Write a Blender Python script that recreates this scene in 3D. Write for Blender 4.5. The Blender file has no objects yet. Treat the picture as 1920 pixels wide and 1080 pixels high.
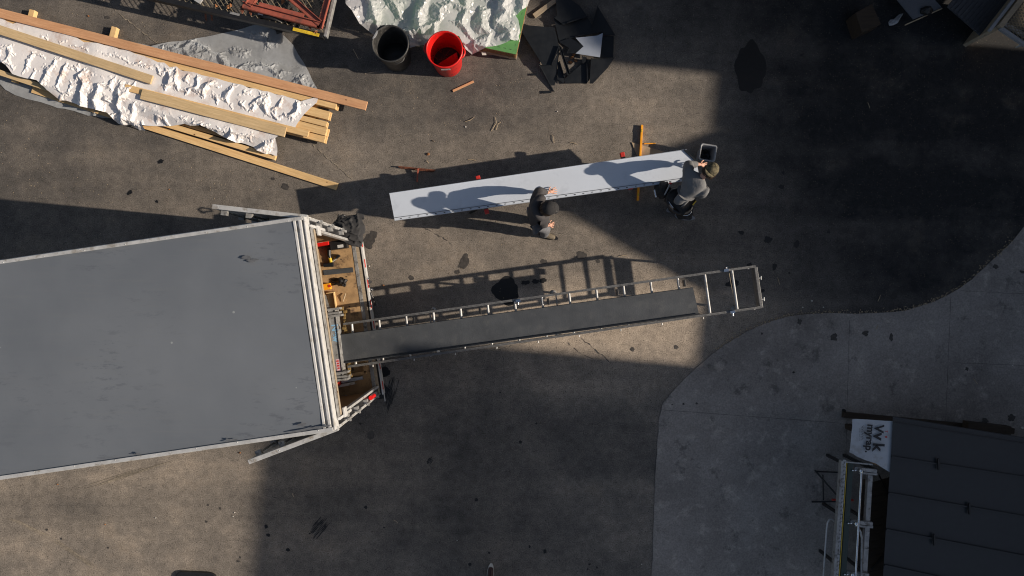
import bpy, bmesh, math, random
from mathutils import Vector, Matrix, noise
from mathutils.geometry import delaunay_2d_cdt
random.seed(7)
R = math.radians
sc = bpy.context.scene
# ------------------------------------------------------------------ camera
H = 11.5                       # height of the drone
FPX = 1333.0                   # focal length in pixels of the 1920 frame
cam = bpy.data.cameras.new('camera'); camo = bpy.data.objects.new('camera', cam)
sc.collection.objects.link(camo); sc.camera = camo
camo.location = (0, 0, H); camo.rotation_euler = (0, 0, 0)
cam.sensor_width = 36; cam.lens = 36*FPX/1920; cam.clip_start = 0.1; cam.clip_end = 500
sc.render.resolution_x = 1024; sc.render.resolution_y = 576
# ------------------------------------------------------------------ light
AZ = math.atan2(-.0958, .9954); EL = R(25.7); TAN = 2.08
SUN_DIR = Vector((math.cos(AZ)*math.cos(EL), math.sin(AZ)*math.cos(EL), math.sin(EL)))
w = bpy.data.worlds.new("World"); sc.world = w; w.use_nodes = True
nt = w.node_tree; bg = nt.nodes['Background']
sky = nt.nodes.new('ShaderNodeTexSky'); sky.sky_type = 'NISHITA'; sky.sun_disc = False
sky.sun_elevation = EL; sky.sun_rotation = R(90) - AZ
sky.air_density = 1.0; sky.dust_density = 1.5; sky.ozone_density = 1.0
hs = nt.nodes.new('ShaderNodeHueSaturation'); hs.inputs['Saturation'].default_value = .85
nt.links.new(sky.outputs[0], hs.inputs['Color']); nt.links.new(hs.outputs[0], bg.inputs[0]); bg.inputs[1].default_value = 0.060
sl = bpy.data.lights.new('sun', 'SUN'); sl.energy = 4.5; sl.angle = R(0.55); sl.color = (1, .865, .71)
so = bpy.data.objects.new('sun', sl); sc.collection.objects.link(so)
so.rotation_euler = SUN_DIR.to_track_quat('Z', 'Y').to_euler()
sc.cycles.filter_width = 1.1
sc.view_settings.view_transform = 'Standard'; sc.view_settings.look = 'None'
sc.view_settings.exposure = 0.38; sc.view_settings.gamma = 1.0; sc.view_settings.use_curve_mapping = False

# ------------------------------------------------------------------ helpers
C = sc.collection
S0 = H/FPX
def P(px, py, z=0.0):
    k = S0*(1-z/H)
    return Vector(((px-960)*k, (540-py)*k, z))
def tag(o, label=None, cat=None, group=None, kind=None):
    if label: o['label'] = label
    if cat: o['category'] = cat
    if group: o['group'] = group
    if kind: o['kind'] = kind
    return o
def wloc(o):
    v = Vector((0, 0, 0))
    while o is not None: v += o.location; o = o.parent
    return v
def thing(name, label, cat, loc=(0, 0, 0), group=None):
    o = bpy.data.objects.new(name, None); C.objects.link(o); o.location = loc; o.empty_display_size = .1
    return tag(o, label, cat, group)
class MB:
    def __init__(s): s.v = []; s.f = []; s.m = []; s.sm = []
    def add(s, vs, fs, m=0, smooth=False):
        b = len(s.v); s.v += [Vector(v) for v in vs]
        s.f += [tuple(b+i for i in f) for f in fs]; s.m += [m]*len(fs); s.sm += [smooth]*len(fs)
        return s
    def frame(s, o, X, Y, Z, dx, dy, dz, m=0):
        """box spanning dx=(a,b) along X, etc."""
        vs = [o+X*dx[i]+Y*dy[j]+Z*dz[k] for i in (0, 1) for j in (0, 1) for k in (0, 1)]
        fs = [(0, 1, 3, 2), (4, 6, 7, 5), (0, 4, 5, 1), (2, 3, 7, 6), (0, 2, 6, 4), (1, 5, 7, 3)]
        return s.add(vs, fs, m)
    def box(s, c, size, rz=0, m=0):
        X = Vector((math.cos(rz), math.sin(rz), 0)); Y = Vector((-X.y, X.x, 0)); Z = Vector((0, 0, 1))
        a, b, c2 = (q/2 for q in size)
        return s.frame(Vector(c), X, Y, Z, (-a, a), (-b, b), (-c2, c2), m)
    def bar(s, p0, p1, wd, ht, m=0):
        """beam p0->p1; wd horizontal width, ht height, centred"""
        p0, p1 = Vector(p0), Vector(p1); X = (p1-p0); L = X.length; X.normalize()
        Y = Vector((0, 0, 1)).cross(X)
        if Y.length < 1e-3: Y = Vector((0, 1, 0))
        Y.normalize(); Z = X.cross(Y)
        return s.frame(p0, X, Y, Z, (0, L), (-wd/2, wd/2), (-ht/2, ht/2), m)
    def tube(s, pts, r, n=8, m=0, caps=True):
        pts = [Vector(p) for p in pts]; rs = r if isinstance(r, (list, tuple)) else [r]*len(pts)
        vs = []; fs = []; up = None
        for i, p in enumerate(pts):
            a = pts[max(i-1, 0)]; b = pts[min(i+1, len(pts)-1)]; d = (b-a).normalized()
            if up is None: up = Vector((0, 0, 1)) if abs(d.z) < .9 else Vector((1, 0, 0))
            x = d.cross(up).normalized(); y = x.cross(d).normalized(); up = y
            for k in range(n):
                t = 2*math.pi*k/n; vs.append(p+x*math.cos(t)*rs[i]+y*math.sin(t)*rs[i])
        for i in range(len(pts)-1):
            for k in range(n):
                fs.append((i*n+k, i*n+(k+1) % n, (i+1)*n+(k+1) % n, (i+1)*n+k))
        s.add(vs, fs, m, True)
        if caps:
            s.add(vs[:n], [tuple(range(n))[::-1]], m); s.add(vs[-n:], [tuple(range(n))], m)
        return s
    def prism(s, pts, z0, z1, m=0):
        pts = [Vector((p[0], p[1], 0)) for p in pts]; n = len(pts)
        ar = sum(pts[i].x*pts[(i+1) % n].y-pts[(i+1) % n].x*pts[i].y for i in range(n))
        if ar < 0: pts = pts[::-1]
        vs = [Vector((p.x, p.y, z0)) for p in pts]+[Vector((p.x, p.y, z1)) for p in pts]
        fs = [tuple(range(n))[::-1], tuple(range(n, 2*n))]+[(i, (i+1) % n, n+(i+1) % n, n+i) for i in range(n)]
        return s.add(vs, fs, m)
    def plate(s, p3, th=.002, m=0):
        """thin plate from 3d polygon"""
        p3 = [Vector(p) for p in p3]; n = len(p3); nn = Vector((0, 0, 0))
        for i in range(n): nn += p3[i].cross(p3[(i+1) % n])
        nn.normalize()
        if nn.z < 0: p3 = p3[::-1]; nn = -nn
        vs = [p-nn*th for p in p3]+p3
        fs = [tuple(range(n))[::-1], tuple(range(n, 2*n))]+[(i, (i+1) % n, n+(i+1) % n, n+i) for i in range(n)]
        return s.add(vs, fs, m)
    def lathe(s, c, prof, n=32, m=0):
        c = Vector(c); vs = []; fs = []
        for r, z in prof:
            for k in range(n):
                t = 2*math.pi*k/n; vs.append(c+Vector((r*math.cos(t), r*math.sin(t), z)))
        for i in range(len(prof)-1):
            for k in range(n): fs.append((i*n+k, i*n+(k+1) % n, (i+1)*n+(k+1) % n, (i+1)*n+k))
        return s.add(vs, fs, m, True)
    def build(s, name, mats, parent=None, origin=None, bevel=0):
        if not isinstance(mats, (list, tuple)): mats = [mats]
        if parent is not None: org = wloc(parent)
        elif origin is not None: org = Vector(origin)
        else:
            xs = [v.x for v in s.v]; ys = [v.y for v in s.v]
            org = Vector(((min(xs)+max(xs))/2, (min(ys)+max(ys))/2, min(v.z for v in s.v)))
        me = bpy.data.meshes.new(name); me.from_pydata([v-org for v in s.v], [], s.f); 
        for m in mats: me.materials.append(m)
        me.polygons.foreach_set('material_index', s.m); me.polygons.foreach_set('use_smooth', s.sm); me.update()
        o = bpy.data.objects.new(name, me); C.objects.link(o)
        if parent is not None: o.parent = parent
        else: o.location = org
        if bevel:
            b = o.modifiers.new('bevel', 'BEVEL'); b.width = bevel; b.segments = 2; b.limit_method = 'ANGLE'
        return o
def rbar(name, p0, p1, wd, ht, mat, parent=None, bevel=.003, roll=0):
    """a bar with its own rotation, so that grain runs along it (local X). p0,p1 = centre line of the TOP face"""
    p0, p1 = Vector(p0), Vector(p1); X = p1-p0; L = X.length; X.normalize()
    Y = Vector((0, 0, 1)).cross(X).normalized(); Z = X.cross(Y)
    mb = MB(); mb.frame(Vector((0, 0, 0)), Vector((1, 0, 0)), Vector((0, 1, 0)), Vector((0, 0, 1)), (-L/2, L/2), (-wd/2, wd/2), (-ht, 0))
    o = mb.build(name, mat, None, origin=(0, 0, 0), bevel=bevel)
    M = Matrix((X, Y, Z)).transposed().to_4x4()
    o.rotation_euler = M.to_euler(); loc = (p0+p1)/2
    if parent is not None: o.parent = parent; loc = loc-wloc(parent)
    o.location = loc
    if roll: o.rotation_euler.x += roll
    return o
def text_mb(mb, txt, origin, ux, uy, size, m=0, th=.001, bold=False):
    cu = bpy.data.curves.new('t', 'FONT'); cu.body = txt; cu.size = size
    if bold: cu.offset = size*.03
    o = bpy.data.objects.new('t', cu); C.objects.link(o)
    dg = bpy.context.evaluated_depsgraph_get(); me = bpy.data.meshes.new_from_object(o.evaluated_get(dg))
    n = ux.cross(uy).normalized()
    mb.add([Vector(origin)+ux*v.co.x+uy*v.co.y+n*th for v in me.vertices], [tuple(p.vertices) for p in me.polygons], m)
    bpy.data.objects.remove(o); bpy.data.curves.remove(cu); bpy.data.meshes.remove(me)
# ---- cloth sheets
def inside(x, y, poly):
    c = False; n = len(poly); j = n-1
    for i in range(n):
        xi, yi = poly[i].x, poly[i].y; xj, yj = poly[j].x, poly[j].y
        if (yi > y) != (yj > y) and x < (xj-xi)*(y-yi)/(yj-yi)+xi: c = not c
        j = i
    return c
def seg_d(x, y, poly):
    best = 9e9; n = len(poly)
    for i in range(n):
        a = poly[i]; b = poly[(i+1) % n]; dx, dy = b.x-a.x, b.y-a.y; L = dx*dx+dy*dy+1e-12
        t = max(0, min(1, ((x-a.x)*dx+(y-a.y)*dy)/L)); best = min(best, math.hypot(x-a.x-t*dx, y-a.y-t*dy))
    return best
def cloth(name, outline, zf, mat, res=.03, parent=None, solid=0, smooth=False):
    poly = []
    n = len(outline)
    for i in range(n):
        a = outline[i]; b = outline[(i+1) % n]; k = max(1, int((b-a).length/res))
        for q in range(k): poly.append(Vector((a.x+(b.x-a.x)*q/k, a.y+(b.y-a.y)*q/k)))
    rnd = random.Random(len(name)+n)
    poly = [Vector((p.x+rnd.uniform(-.2, .2)*res, p.y+rnd.uniform(-.2, .2)*res)) for p in poly]
    vs = list(poly); es = [(i, (i+1) % len(poly)) for i in range(len(poly))]
    x0 = min(p.x for p in poly); x1 = max(p.x for p in poly); y0 = min(p.y for p in poly); y1 = max(p.y for p in poly)
    y = y0; row = 0
    base = [Vector((p.x, p.y)) for p in outline]
    while y < y1:
        x = x0+(row % 2)*res/2
        while x < x1:
            qx = x+rnd.uniform(-.2, .2)*res; qy = y+rnd.uniform(-.2, .2)*res
            if inside(qx, qy, base) and seg_d(qx, qy, base) > res*.45: vs.append(Vector((qx, qy)))
            x += res
        y += res*.87; row += 1
    r = delaunay_2d_cdt(vs, es, [], 1, 1e-6)
    mb = MB(); mb.add([Vector((v.x, v.y, zf(v.x, v.y, seg_d(v.x, v.y, base)))) for v in r[0]], [tuple(f) for f in r[2]], 0, smooth)
    o = mb.build(name, mat, parent)
    if solid:
        s = o.modifiers.new('s', 'SOLIDIFY'); s.thickness = solid
    return o
import numpy as np
def tri_mesh(outline, res, seed):
    poly = []; n = len(outline); rnd = random.Random(seed)
    for i in range(n):
        a = outline[i]; b = outline[(i+1) % n]; k = max(1, int(round((b-a).length/res)))
        for q in range(k): poly.append(Vector((a.x+(b.x-a.x)*q/k, a.y+(b.y-a.y)*q/k)))
    vs = list(poly); es = [(i, (i+1) % len(poly)) for i in range(len(poly))]; base = [Vector((p.x, p.y)) for p in outline]
    x0 = min(p.x for p in poly); x1 = max(p.x for p in poly); y0 = min(p.y for p in poly); y1 = max(p.y for p in poly); y = y0; row = 0
    while y < y1:
        x = x0+(row % 2)*res/2
        while x < x1:
            qx = x+rnd.uniform(-.33, .33)*res; qy = y+rnd.uniform(-.33, .33)*res
            if inside(qx, qy, base) and seg_d(qx, qy, base) > res*.45: vs.append(Vector((qx, qy)))
            x += res
        y += res*.87; row += 1
    r = delaunay_2d_cdt(vs, es, [], 1, 1e-6)
    return np.array([(v.x, v.y) for v in r[0]]), np.array([tuple(f) for f in r[2]]), base
def topo(F):
    d = {}
    for f in F:
        for k in range(3):
            a, b, c = int(f[k]), int(f[(k+1) % 3]), int(f[(k+2) % 3]); d.setdefault((min(a, b), max(a, b)), []).append(c)
    E = np.array(list(d.keys())); B = np.array([v for v in d.values() if len(v) == 2]); bd = np.zeros(F.max()+1, bool)
    for e, v in d.items():
        if len(v) == 1: bd[list(e)] = True
    return E, B, bd
def relax(X, E, B, rest, brest, home, base, cap, it, bend, pull, g):
    n = len(X); A = np.vstack([E, B]); rr = np.concatenate([rest, brest]); st = np.concatenate([np.full(len(E), 1.0), np.full(len(B), bend)])
    i, j = A[:, 0], A[:, 1]; cnt = np.bincount(i, st, n)+np.bincount(j, st, n)+1e-9; V_ = np.zeros_like(X)
    for k in range(it):
        V_ *= .86; V_[:, 2] -= g; P0 = X.copy(); X = X+V_
        for _ in range(3):
            d = X[j]-X[i]; L_ = np.linalg.norm(d, axis=1)+1e-9; c = (d*((L_-rr)/L_*.5*st)[:, None])
            for ax in range(3): X[:, ax] += 1.5*(np.bincount(i, c[:, ax], n)-np.bincount(j, c[:, ax], n))/cnt
        X[:, :2] += (home-X[:, :2])*pull[:, None]
        X[:, 2] = np.minimum(np.maximum(X[:, 2], base), cap); V_ = X-P0
    return X
def sheet(name, outline, basef, m, parent=None, capf=None, ex=.10, dirv=(1, 0), aniso=.10, coarse=.11, res=.03, lift=.05, seed=1, sx=1.3, g=.0012, bend2=.3, ex2=1.03, mn=.2, smooth=True):
    """a loose sheet: made too long for its outline and relaxed over what lies below, so that it buckles into folds"""
    V0, F0, base = tri_mesh(outline, coarse, seed); rs_ = np.random.RandomState(seed)
    dv = np.array(dirv)/np.linalg.norm(dirv)
    def prep(Vv):
        dd = np.array([seg_d(x, y, base) for x, y in Vv]); bz = np.array([basef(x, y, d) for (x, y), d in zip(Vv, dd)])
        cz = np.array([capf(x, y) for x, y in Vv]) if capf else np.full(len(Vv), 9.0)
        return bz, np.maximum(cz, bz+.001), dd
    bz, cz, dd = prep(V0); E, B, bd = topo(F0)
    X = np.column_stack([V0, bz+lift*rs_.rand(len(V0))*np.minimum(1, dd/.1)+.005]); X[:, 2] = np.minimum(X[:, 2], cz)
    e0 = V0[E[:, 1]]-V0[E[:, 0]]; L0 = np.linalg.norm(e0, axis=1); co = ((e0@dv)/L0)**2; mid = (V0[E[:, 1]]+V0[E[:, 0]])/2
    mk = np.array([max(mn, min(1.5, .9+1.2*noise.noise(Vector((x*sx, y*sx, seed*3.1))))) for x, y in mid])
    zd = bz[E[:, 1]]-bz[E[:, 0]]; L3 = np.sqrt(L0**2+zd**2)
    rest = L3*(1+(ex+aniso*co)*mk); b0 = V0[B[:, 1]]-V0[B[:, 0]]; br_ = np.linalg.norm(b0, axis=1)*1.02
    X = relax(X, E, B, rest, br_, V0, bz, cz, 90, .22, np.where(bd, .25, .012), g)
    # fine level
    V1, F1, _ = tri_mesh(outline, res, seed+1); bz, cz, dd = prep(V1); T0_ = V0[F0]; out = np.zeros((len(V1), 3))
    a = T0_[:, 0]; v0 = T0_[:, 1]-a; v1 = T0_[:, 2]-a; den = v0[:, 0]*v1[:, 1]-v1[:, 0]*v0[:, 1]+1e-12
    for k, p in enumerate(V1):
        w = p-a; u1 = (w[:, 0]*v1[:, 1]-v1[:, 0]*w[:, 1])/den; u2 = (v0[:, 0]*w[:, 1]-w[:, 0]*v0[:, 1])/den
        t = int(np.argmax(np.minimum(np.minimum(u1, u2), 1-u1-u2))); q = np.clip([1-u1[t]-u2[t], u1[t], u2[t]], 0, 1); out[k] = (X[F0[t]]*(q/q.sum())[:, None]).sum(0)
    E, B, bd = topo(F1); X1 = out; L0 = np.linalg.norm(X1[E[:, 1]]-X1[E[:, 0]], axis=1)
    home = X1[:, :2].copy(); X1[:, 2] += .010*rs_.rand(len(X1)); db = np.linalg.norm(X1[B[:, 1]]-X1[B[:, 0]], axis=1); fl_ = np.linalg.norm(V1[B[:, 1]]-V1[B[:, 0]], axis=1)
    X1 = relax(X1, E, B, L0*ex2, np.maximum(db, fl_)*1.0, home, bz+.003, cz, 16, bend2, np.where(bd, .3, .05), .0006)
    mb = MB(); mb.add([Vector(p) for p in X1], [tuple(int(q) for q in f) for f in F1], 0, smooth)
    return mb.build(name, m, parent)
def vor(x, y, s, seed=0.0):
    d = noise.voronoi(Vector((x*s, y*s, seed)))[0]; return d[1]-d[0]
def fb(x, y, s, seed=0.0): return noise.noise(Vector((x*s, y*s, seed)))
def crum(x, y, s, seed=0.0, ax=1.0, rot=0.0):
    c, q = math.cos(rot), math.sin(rot); u = (x*c+y*q)*ax; v = -x*q+y*c
    u += .25/s*fb(x, y, s, seed+9)*1.5; v += .25/s*fb(x, y, s, seed+19)*1.5
    return (vor(u, v, s, seed)*.6+vor(u, v, s*2.3, seed+3)*.25+vor(u, v, s*5, seed+5)*.10)

def ridge(x, y, s, seed=0.0, ax=1.0, rot=0.0, p=1.0):
    c, q = math.cos(rot), math.sin(rot); u = (x*c+y*q)*ax; v = -x*q+y*c
    u += .35/s*fb(x, y, s*.8, seed+5); v += .35/s*fb(x, y, s*.8, seed+15)
    return (1-min(1, abs(noise.noise(Vector((u*s, v*s, seed))))*2.6))**p
def folds(x, y, seed, sc=1.0, rot=0.0):
    return ridge(x, y, 1.5*sc, seed, .55, rot)*.5+ridge(x, y, 2.3*sc, seed+2, .6, rot+.9)*.3+ridge(x, y, 5*sc, seed+4, .6, rot-.5)*.10+ridge(x, y, 11*sc, seed+6, .8, rot+.3)*.025
def tension(x, y, seed, sc=1.0, rot=0.0):
    m1 = .5+.5*noise.noise(Vector((x*.9, y*.9, seed+30))); m2 = .5+.5*noise.noise(Vector((x*1.3, y*1.3, seed+40)))
    return ridge(x, y, 2.6*sc, seed, .30, rot)*(.25+.5*m1)+ridge(x, y, 3.0*sc, seed+2, .28, rot+.75)*.45*m2+ridge(x, y, 3.4*sc, seed+8, .3, rot-.8)*.35*(1-m1)+ridge(x, y, 7*sc, seed+4, .3, rot+.35)*.13+ridge(x, y, 15*sc, seed+6, .35, rot-.4)*.03
# ------------------------------------------------------------------ materials
def newmat(name):
    m = bpy.data.materials.new(name); m.use_nodes = True
    return m, m.node_tree, m.node_tree.nodes['Principled BSDF']
def N(nt, t, **k):
    n = nt.nodes.new(t)
    for a, b in k.items(): setattr(n, a, b)
    return n
def L(nt, a, b): nt.links.new(a, b)
def mix(nt, fac, a, b, bt='MIX'):
    n = N(nt, 'ShaderNodeMix', data_type='RGBA', blend_type=bt)
    for s, v in ((n.inputs[0], fac), (n.inputs[6], a), (n.inputs[7], b)):
        if isinstance(v, (int, float)): s.default_value = v
        elif isinstance(v, tuple): s.default_value = (*v[:3], 1)
        else: L(nt, v, s)
    return n.outputs[2]
def math_(nt, op, a, b=None, c=None, clamp=False):
    n = N(nt, 'ShaderNodeMath', operation=op, use_clamp=clamp)
    for i, v in enumerate((a, b, c)):
        if v is None: continue
        if isinstance(v, (int, float)): n.inputs[i].default_value = v
        else: L(nt, v, n.inputs[i])
    return n.outputs[0]
def noi(nt, vec, scale, detail=3, rough=.55):
    n = N(nt, 'ShaderNodeTexNoise'); n.inputs['Scale'].default_value = scale; n.inputs['Detail'].default_value = detail
    n.inputs['Roughness'].default_value = rough; L(nt, vec, n.inputs['Vector']); return n.outputs[0]
def ramp(nt, f, stops):
    n = N(nt, 'ShaderNodeValToRGB'); e = n.color_ramp.elements
    while len(e) < len(stops): e.new(.5)
    for i, (p, c) in enumerate(stops):
        e[i].position = p; e[i].color = (*c, 1) if isinstance(c, tuple) else (c, c, c, 1)
    L(nt, f, n.inputs[0]); return n.outputs[0]
def sstep(nt, v, lo, hi):
    n = N(nt, 'ShaderNodeMapRange', interpolation_type='SMOOTHSTEP'); n.inputs[1].default_value = lo; n.inputs[2].default_value = hi
    L(nt, v, n.inputs[0]); return n.outputs[0]
def mat(name, col, rough=.6, metal=0.0, var=.25, vs=8, bump=.15, bs=60, stretch=None, dirt=None, dirt_s=3, spec=.5):
    m, nt, b = newmat(name); tc = N(nt, 'ShaderNodeTexCoord'); vec = tc.outputs['Object']
    if stretch:
        mp = N(nt, 'ShaderNodeMapping'); mp.inputs['Scale'].default_value = stretch; L(nt, vec, mp.inputs[0]); vec = mp.outputs[0]
    n1 = noi(nt, vec, vs, 5, .6)
    dark = tuple(c*(1-var) for c in col); lite = tuple(min(1, c*(1+var)) for c in col)
    c = mix(nt, ramp(nt, n1, [(.3, 0.0), (.7, 1.0)]), dark, lite)
    if dirt:
        d = sstep(nt, noi(nt, tc.outputs['Object'], dirt_s, 6, .65), .52, .68); c = mix(nt, d, c, dirt)
    L(nt, c, b.inputs['Base Color'])
    b.inputs['Roughness'].default_value = rough; b.inputs['Metallic'].default_value = metal
    b.inputs['Specular IOR Level'].default_value = spec
    r = math_(nt, 'MULTIPLY_ADD', noi(nt, vec, vs*2, 3), .3, rough-.15, True); L(nt, r, b.inputs['Roughness'])
    if bump:
        bp = N(nt, 'ShaderNodeBump'); bp.inputs['Strength'].default_value = bump; bp.inputs['Distance'].default_value = .01
        L(nt, noi(nt, vec, bs, 4), bp.inputs['Height']); L(nt, bp.outputs[0], b.inputs['Normal'])
    return m
def wood(name, a, b_, knots=True):
    m, nt, b = newmat(name); tc = N(nt, 'ShaderNodeTexCoord'); oi = N(nt, 'ShaderNodeObjectInfo')
    av = N(nt, 'ShaderNodeVectorMath', operation='ADD'); L(nt, tc.outputs['Object'], av.inputs[0]); L(nt, oi.outputs['Location'], av.inputs[1])
    mp = N(nt, 'ShaderNodeMapping'); mp.inputs['Scale'].default_value = (1.2, 22, 22); L(nt, av.outputs[0], mp.inputs[0])
    g = noi(nt, mp.outputs[0], 2.2, 6, .65); g2 = noi(nt, mp.outputs[0], 9, 3, .6)
    c = mix(nt, ramp(nt, g, [(.32, 0.0), (.68, 1.0)]), a, b_)
    c = mix(nt, math_(nt, 'MULTIPLY', sstep(nt, g2, .5, .75), .5), c, tuple(q*.5 for q in a))
    big = noi(nt, av.outputs[0], 1.4, 3); c = mix(nt, math_(nt, 'MULTIPLY', sstep(nt, big, .45, .7), .35), c, tuple(q*.55 for q in b_))
    vo = N(nt, 'ShaderNodeTexVoronoi'); vo.inputs['Scale'].default_value = 2.6
    mp2 = N(nt, 'ShaderNodeMapping'); mp2.inputs['Scale'].default_value = (1, 1.6, 1.6); L(nt, av.outputs[0], mp2.inputs[0]); L(nt, mp2.outputs[0], vo.inputs['Vector'])
    kn = math_(nt, 'SUBTRACT', 1.0, sstep(nt, vo.outputs[0], .02, .06)); c = mix(nt, kn, c, (.09, .035, .012))
    L(nt, c, b.inputs['Base Color']); b.inputs['Roughness'].default_value = .7
    bp = N(nt, 'ShaderNodeBump'); bp.inputs['Strength'].default_value = .25; bp.inputs['Distance'].default_value = .004
    L(nt, g, bp.inputs['Height']); L(nt, bp.outputs[0], b.inputs['Normal'])
    return m

def ground_mat():
    m, nt, b = newmat('asphalt'); tc = N(nt, 'ShaderNodeTexCoord'); v = tc.outputs['Object']
    sx = N(nt, 'ShaderNodeSeparateXYZ'); L(nt, v, sx.inputs[0])
    big = noi(nt, v, .35, 5, .6); med = noi(nt, v, 1.6, 6, .65); fine = noi(nt, v, 55, 3, .7); mid = noi(nt, v, 9, 5, .7)
    # dust carried onto the asphalt: more of it towards the south and in a patch in front of the apron, with painted shade mixed in
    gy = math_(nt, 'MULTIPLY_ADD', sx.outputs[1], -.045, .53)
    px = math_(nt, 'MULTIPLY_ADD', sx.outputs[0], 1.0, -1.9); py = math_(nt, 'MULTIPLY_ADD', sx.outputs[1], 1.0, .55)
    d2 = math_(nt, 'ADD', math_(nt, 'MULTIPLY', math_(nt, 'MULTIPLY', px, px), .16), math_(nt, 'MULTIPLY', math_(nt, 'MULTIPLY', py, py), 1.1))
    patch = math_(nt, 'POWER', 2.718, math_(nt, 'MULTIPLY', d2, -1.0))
    ex = math_(nt, 'MULTIPLY', sstep(nt, sx.outputs[0], 2.9, 5.6), -.40)  # building shade painted into the asphalt: darker towards the right
    dust_shade = math_(nt, 'ADD', math_(nt, 'ADD', gy, math_(nt, 'MULTIPLY', patch, .40)), math_(nt, 'MULTIPLY_ADD', big, .7, -.35))
    dust_shade = math_(nt, 'ADD', dust_shade, ex)
    for cx_, cy_, ka, kb, am in ((2.1, 2.9, .5, .9, .26), (.3, .9, .10, .8, .16), (-1.2, 2.4, .12, .6, .06), (-1.0, -3.0, .10, .35, -.20)):  # the last, negative blob paints the lower-centre shade darker
        qx = math_(nt, 'ADD', sx.outputs[0], -cx_); qy = math_(nt, 'ADD', sx.outputs[1], -cy_)
        e2 = math_(nt, 'ADD', math_(nt, 'MULTIPLY', math_(nt, 'MULTIPLY', qx, qx), ka), math_(nt, 'MULTIPLY', math_(nt, 'MULTIPLY', qy, qy), kb))
        dust_shade = math_(nt, 'ADD', dust_shade, math_(nt, 'MULTIPLY', math_(nt, 'POWER', 2.718, math_(nt, 'MULTIPLY', e2, -1.0)), am))
    for rz_, sc1, am in ((.35, 1.1, .22), (-.75, .8, .16)):
        mp = N(nt, 'ShaderNodeMapping'); mp.inputs['Rotation'].default_value = (0, 0, rz_); mp.inputs['Scale'].default_value = (.10, 1.6, 1); L(nt, v, mp.inputs[0])
        dust_shade = math_(nt, 'ADD', dust_shade, math_(nt, 'MULTIPLY_ADD', noi(nt, mp.outputs[0], sc1, 4, .5), am*2, -am))
    dust_shade = math_(nt, 'ADD', dust_shade, math_(nt, 'MULTIPLY_ADD', med, .7, -.35))
    c = ramp(nt, dust_shade, [(.0, (.024, .0245, .026)), (.35, (.092, .084, .077)), (.65, (.178, .156, .134)), (1.0, (.36, .300, .240))])
    br = sstep(nt, noi(nt, v, .8, 6, .7), .56, .72); c = mix(nt, math_(nt, 'MULTIPLY', br, .30), c, (.125, .098, .072))
    # aggregate: light and dark grains
    g1 = ramp(nt, fine, [(.30, (.60,)*3), (.5, (1.0,)*3), (.72, (1.5,)*3)])
    c = mix(nt, 1.0, c, g1, 'MULTIPLY')
    g2 = ramp(nt, mid, [(.3, (.78,)*3), (.7, (1.25,)*3)]); c = mix(nt, 1.0, c, g2, 'MULTIPLY')
    vo = N(nt, 'ShaderNodeTexVoronoi'); vo.inputs['Scale'].default_value = 34; L(nt, v, vo.inputs['Vector'])
    sp = N(nt, 'ShaderNodeSeparateColor'); L(nt, vo.outputs['Color'], sp.inputs[0])
    grain = math_(nt, 'MULTIPLY', math_(nt, 'SUBTRACT', 1.0, sstep(nt, vo.outputs[0], .12, .30)), math_(nt, 'GREATER_THAN', sp.outputs[0], .74))
    c = mix(nt, math_(nt, 'MULTIPLY', grain, .38), c, (.30, .24, .17))
    grain2 = math_(nt, 'MULTIPLY', math_(nt, 'SUBTRACT', 1.0, sstep(nt, vo.outputs[0], .15, .35)), math_(nt, 'LESS_THAN', sp.outputs[1], .22))
    c = mix(nt, math_(nt, 'MULTIPLY', grain2, .6), c, (.02, .019, .018))
    L(nt, c, b.inputs['Base Color']); b.inputs['Roughness'].default_value = .85; b.inputs['Specular IOR Level'].default_value = .25
    bp = N(nt, 'ShaderNodeBump'); bp.inputs['Strength'].default_value = .45; bp.inputs['Distance'].default_value = .006
    L(nt, math_(nt, 'ADD', fine, math_(nt, 'MULTIPLY', grain, .6)), bp.inputs['Height']); L(nt, bp.outputs[0], b.inputs['Normal'])
    return m
def concrete_mat():
    m, nt, b = newmat('concrete'); tc = N(nt, 'ShaderNodeTexCoord'); v = tc.outputs['Object']
    n1 = noi(nt, v, .5, 6, .65); n2 = noi(nt, v, 3.5, 8, .72); n3 = noi(nt, v, 45, 2)
    c = ramp(nt, n1, [(.3, (.175, .155, .140)), (.7, (.36, .325, .295))])
    c = mix(nt, math_(nt, 'MULTIPLY', sstep(nt, n2, .52, .66), .6), c, (.45, .40, .35))
    c = mix(nt, math_(nt, 'MULTIPLY', sstep(nt, noi(nt, v, 2.3, 8, .75), .55, .66), .6), c, (.075, .070, .066))
    c = mix(nt, 1.0, c, ramp(nt, n3, [(.3, (.8,)*3), (.7, (1.2,)*3)]), 'MULTIPLY')
    L(nt, c, b.inputs['Base Color']); b.inputs['Roughness'].default_value = .8; b.inputs['Specular IOR Level'].default_value = .3
    bp = N(nt, 'ShaderNodeBump'); bp.inputs['Strength'].default_value = .2; bp.inputs['Distance'].default_value = .004
    L(nt, n2, bp.inputs['Height']); L(nt, bp.outputs[0], b.inputs['Normal'])
    return m
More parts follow.
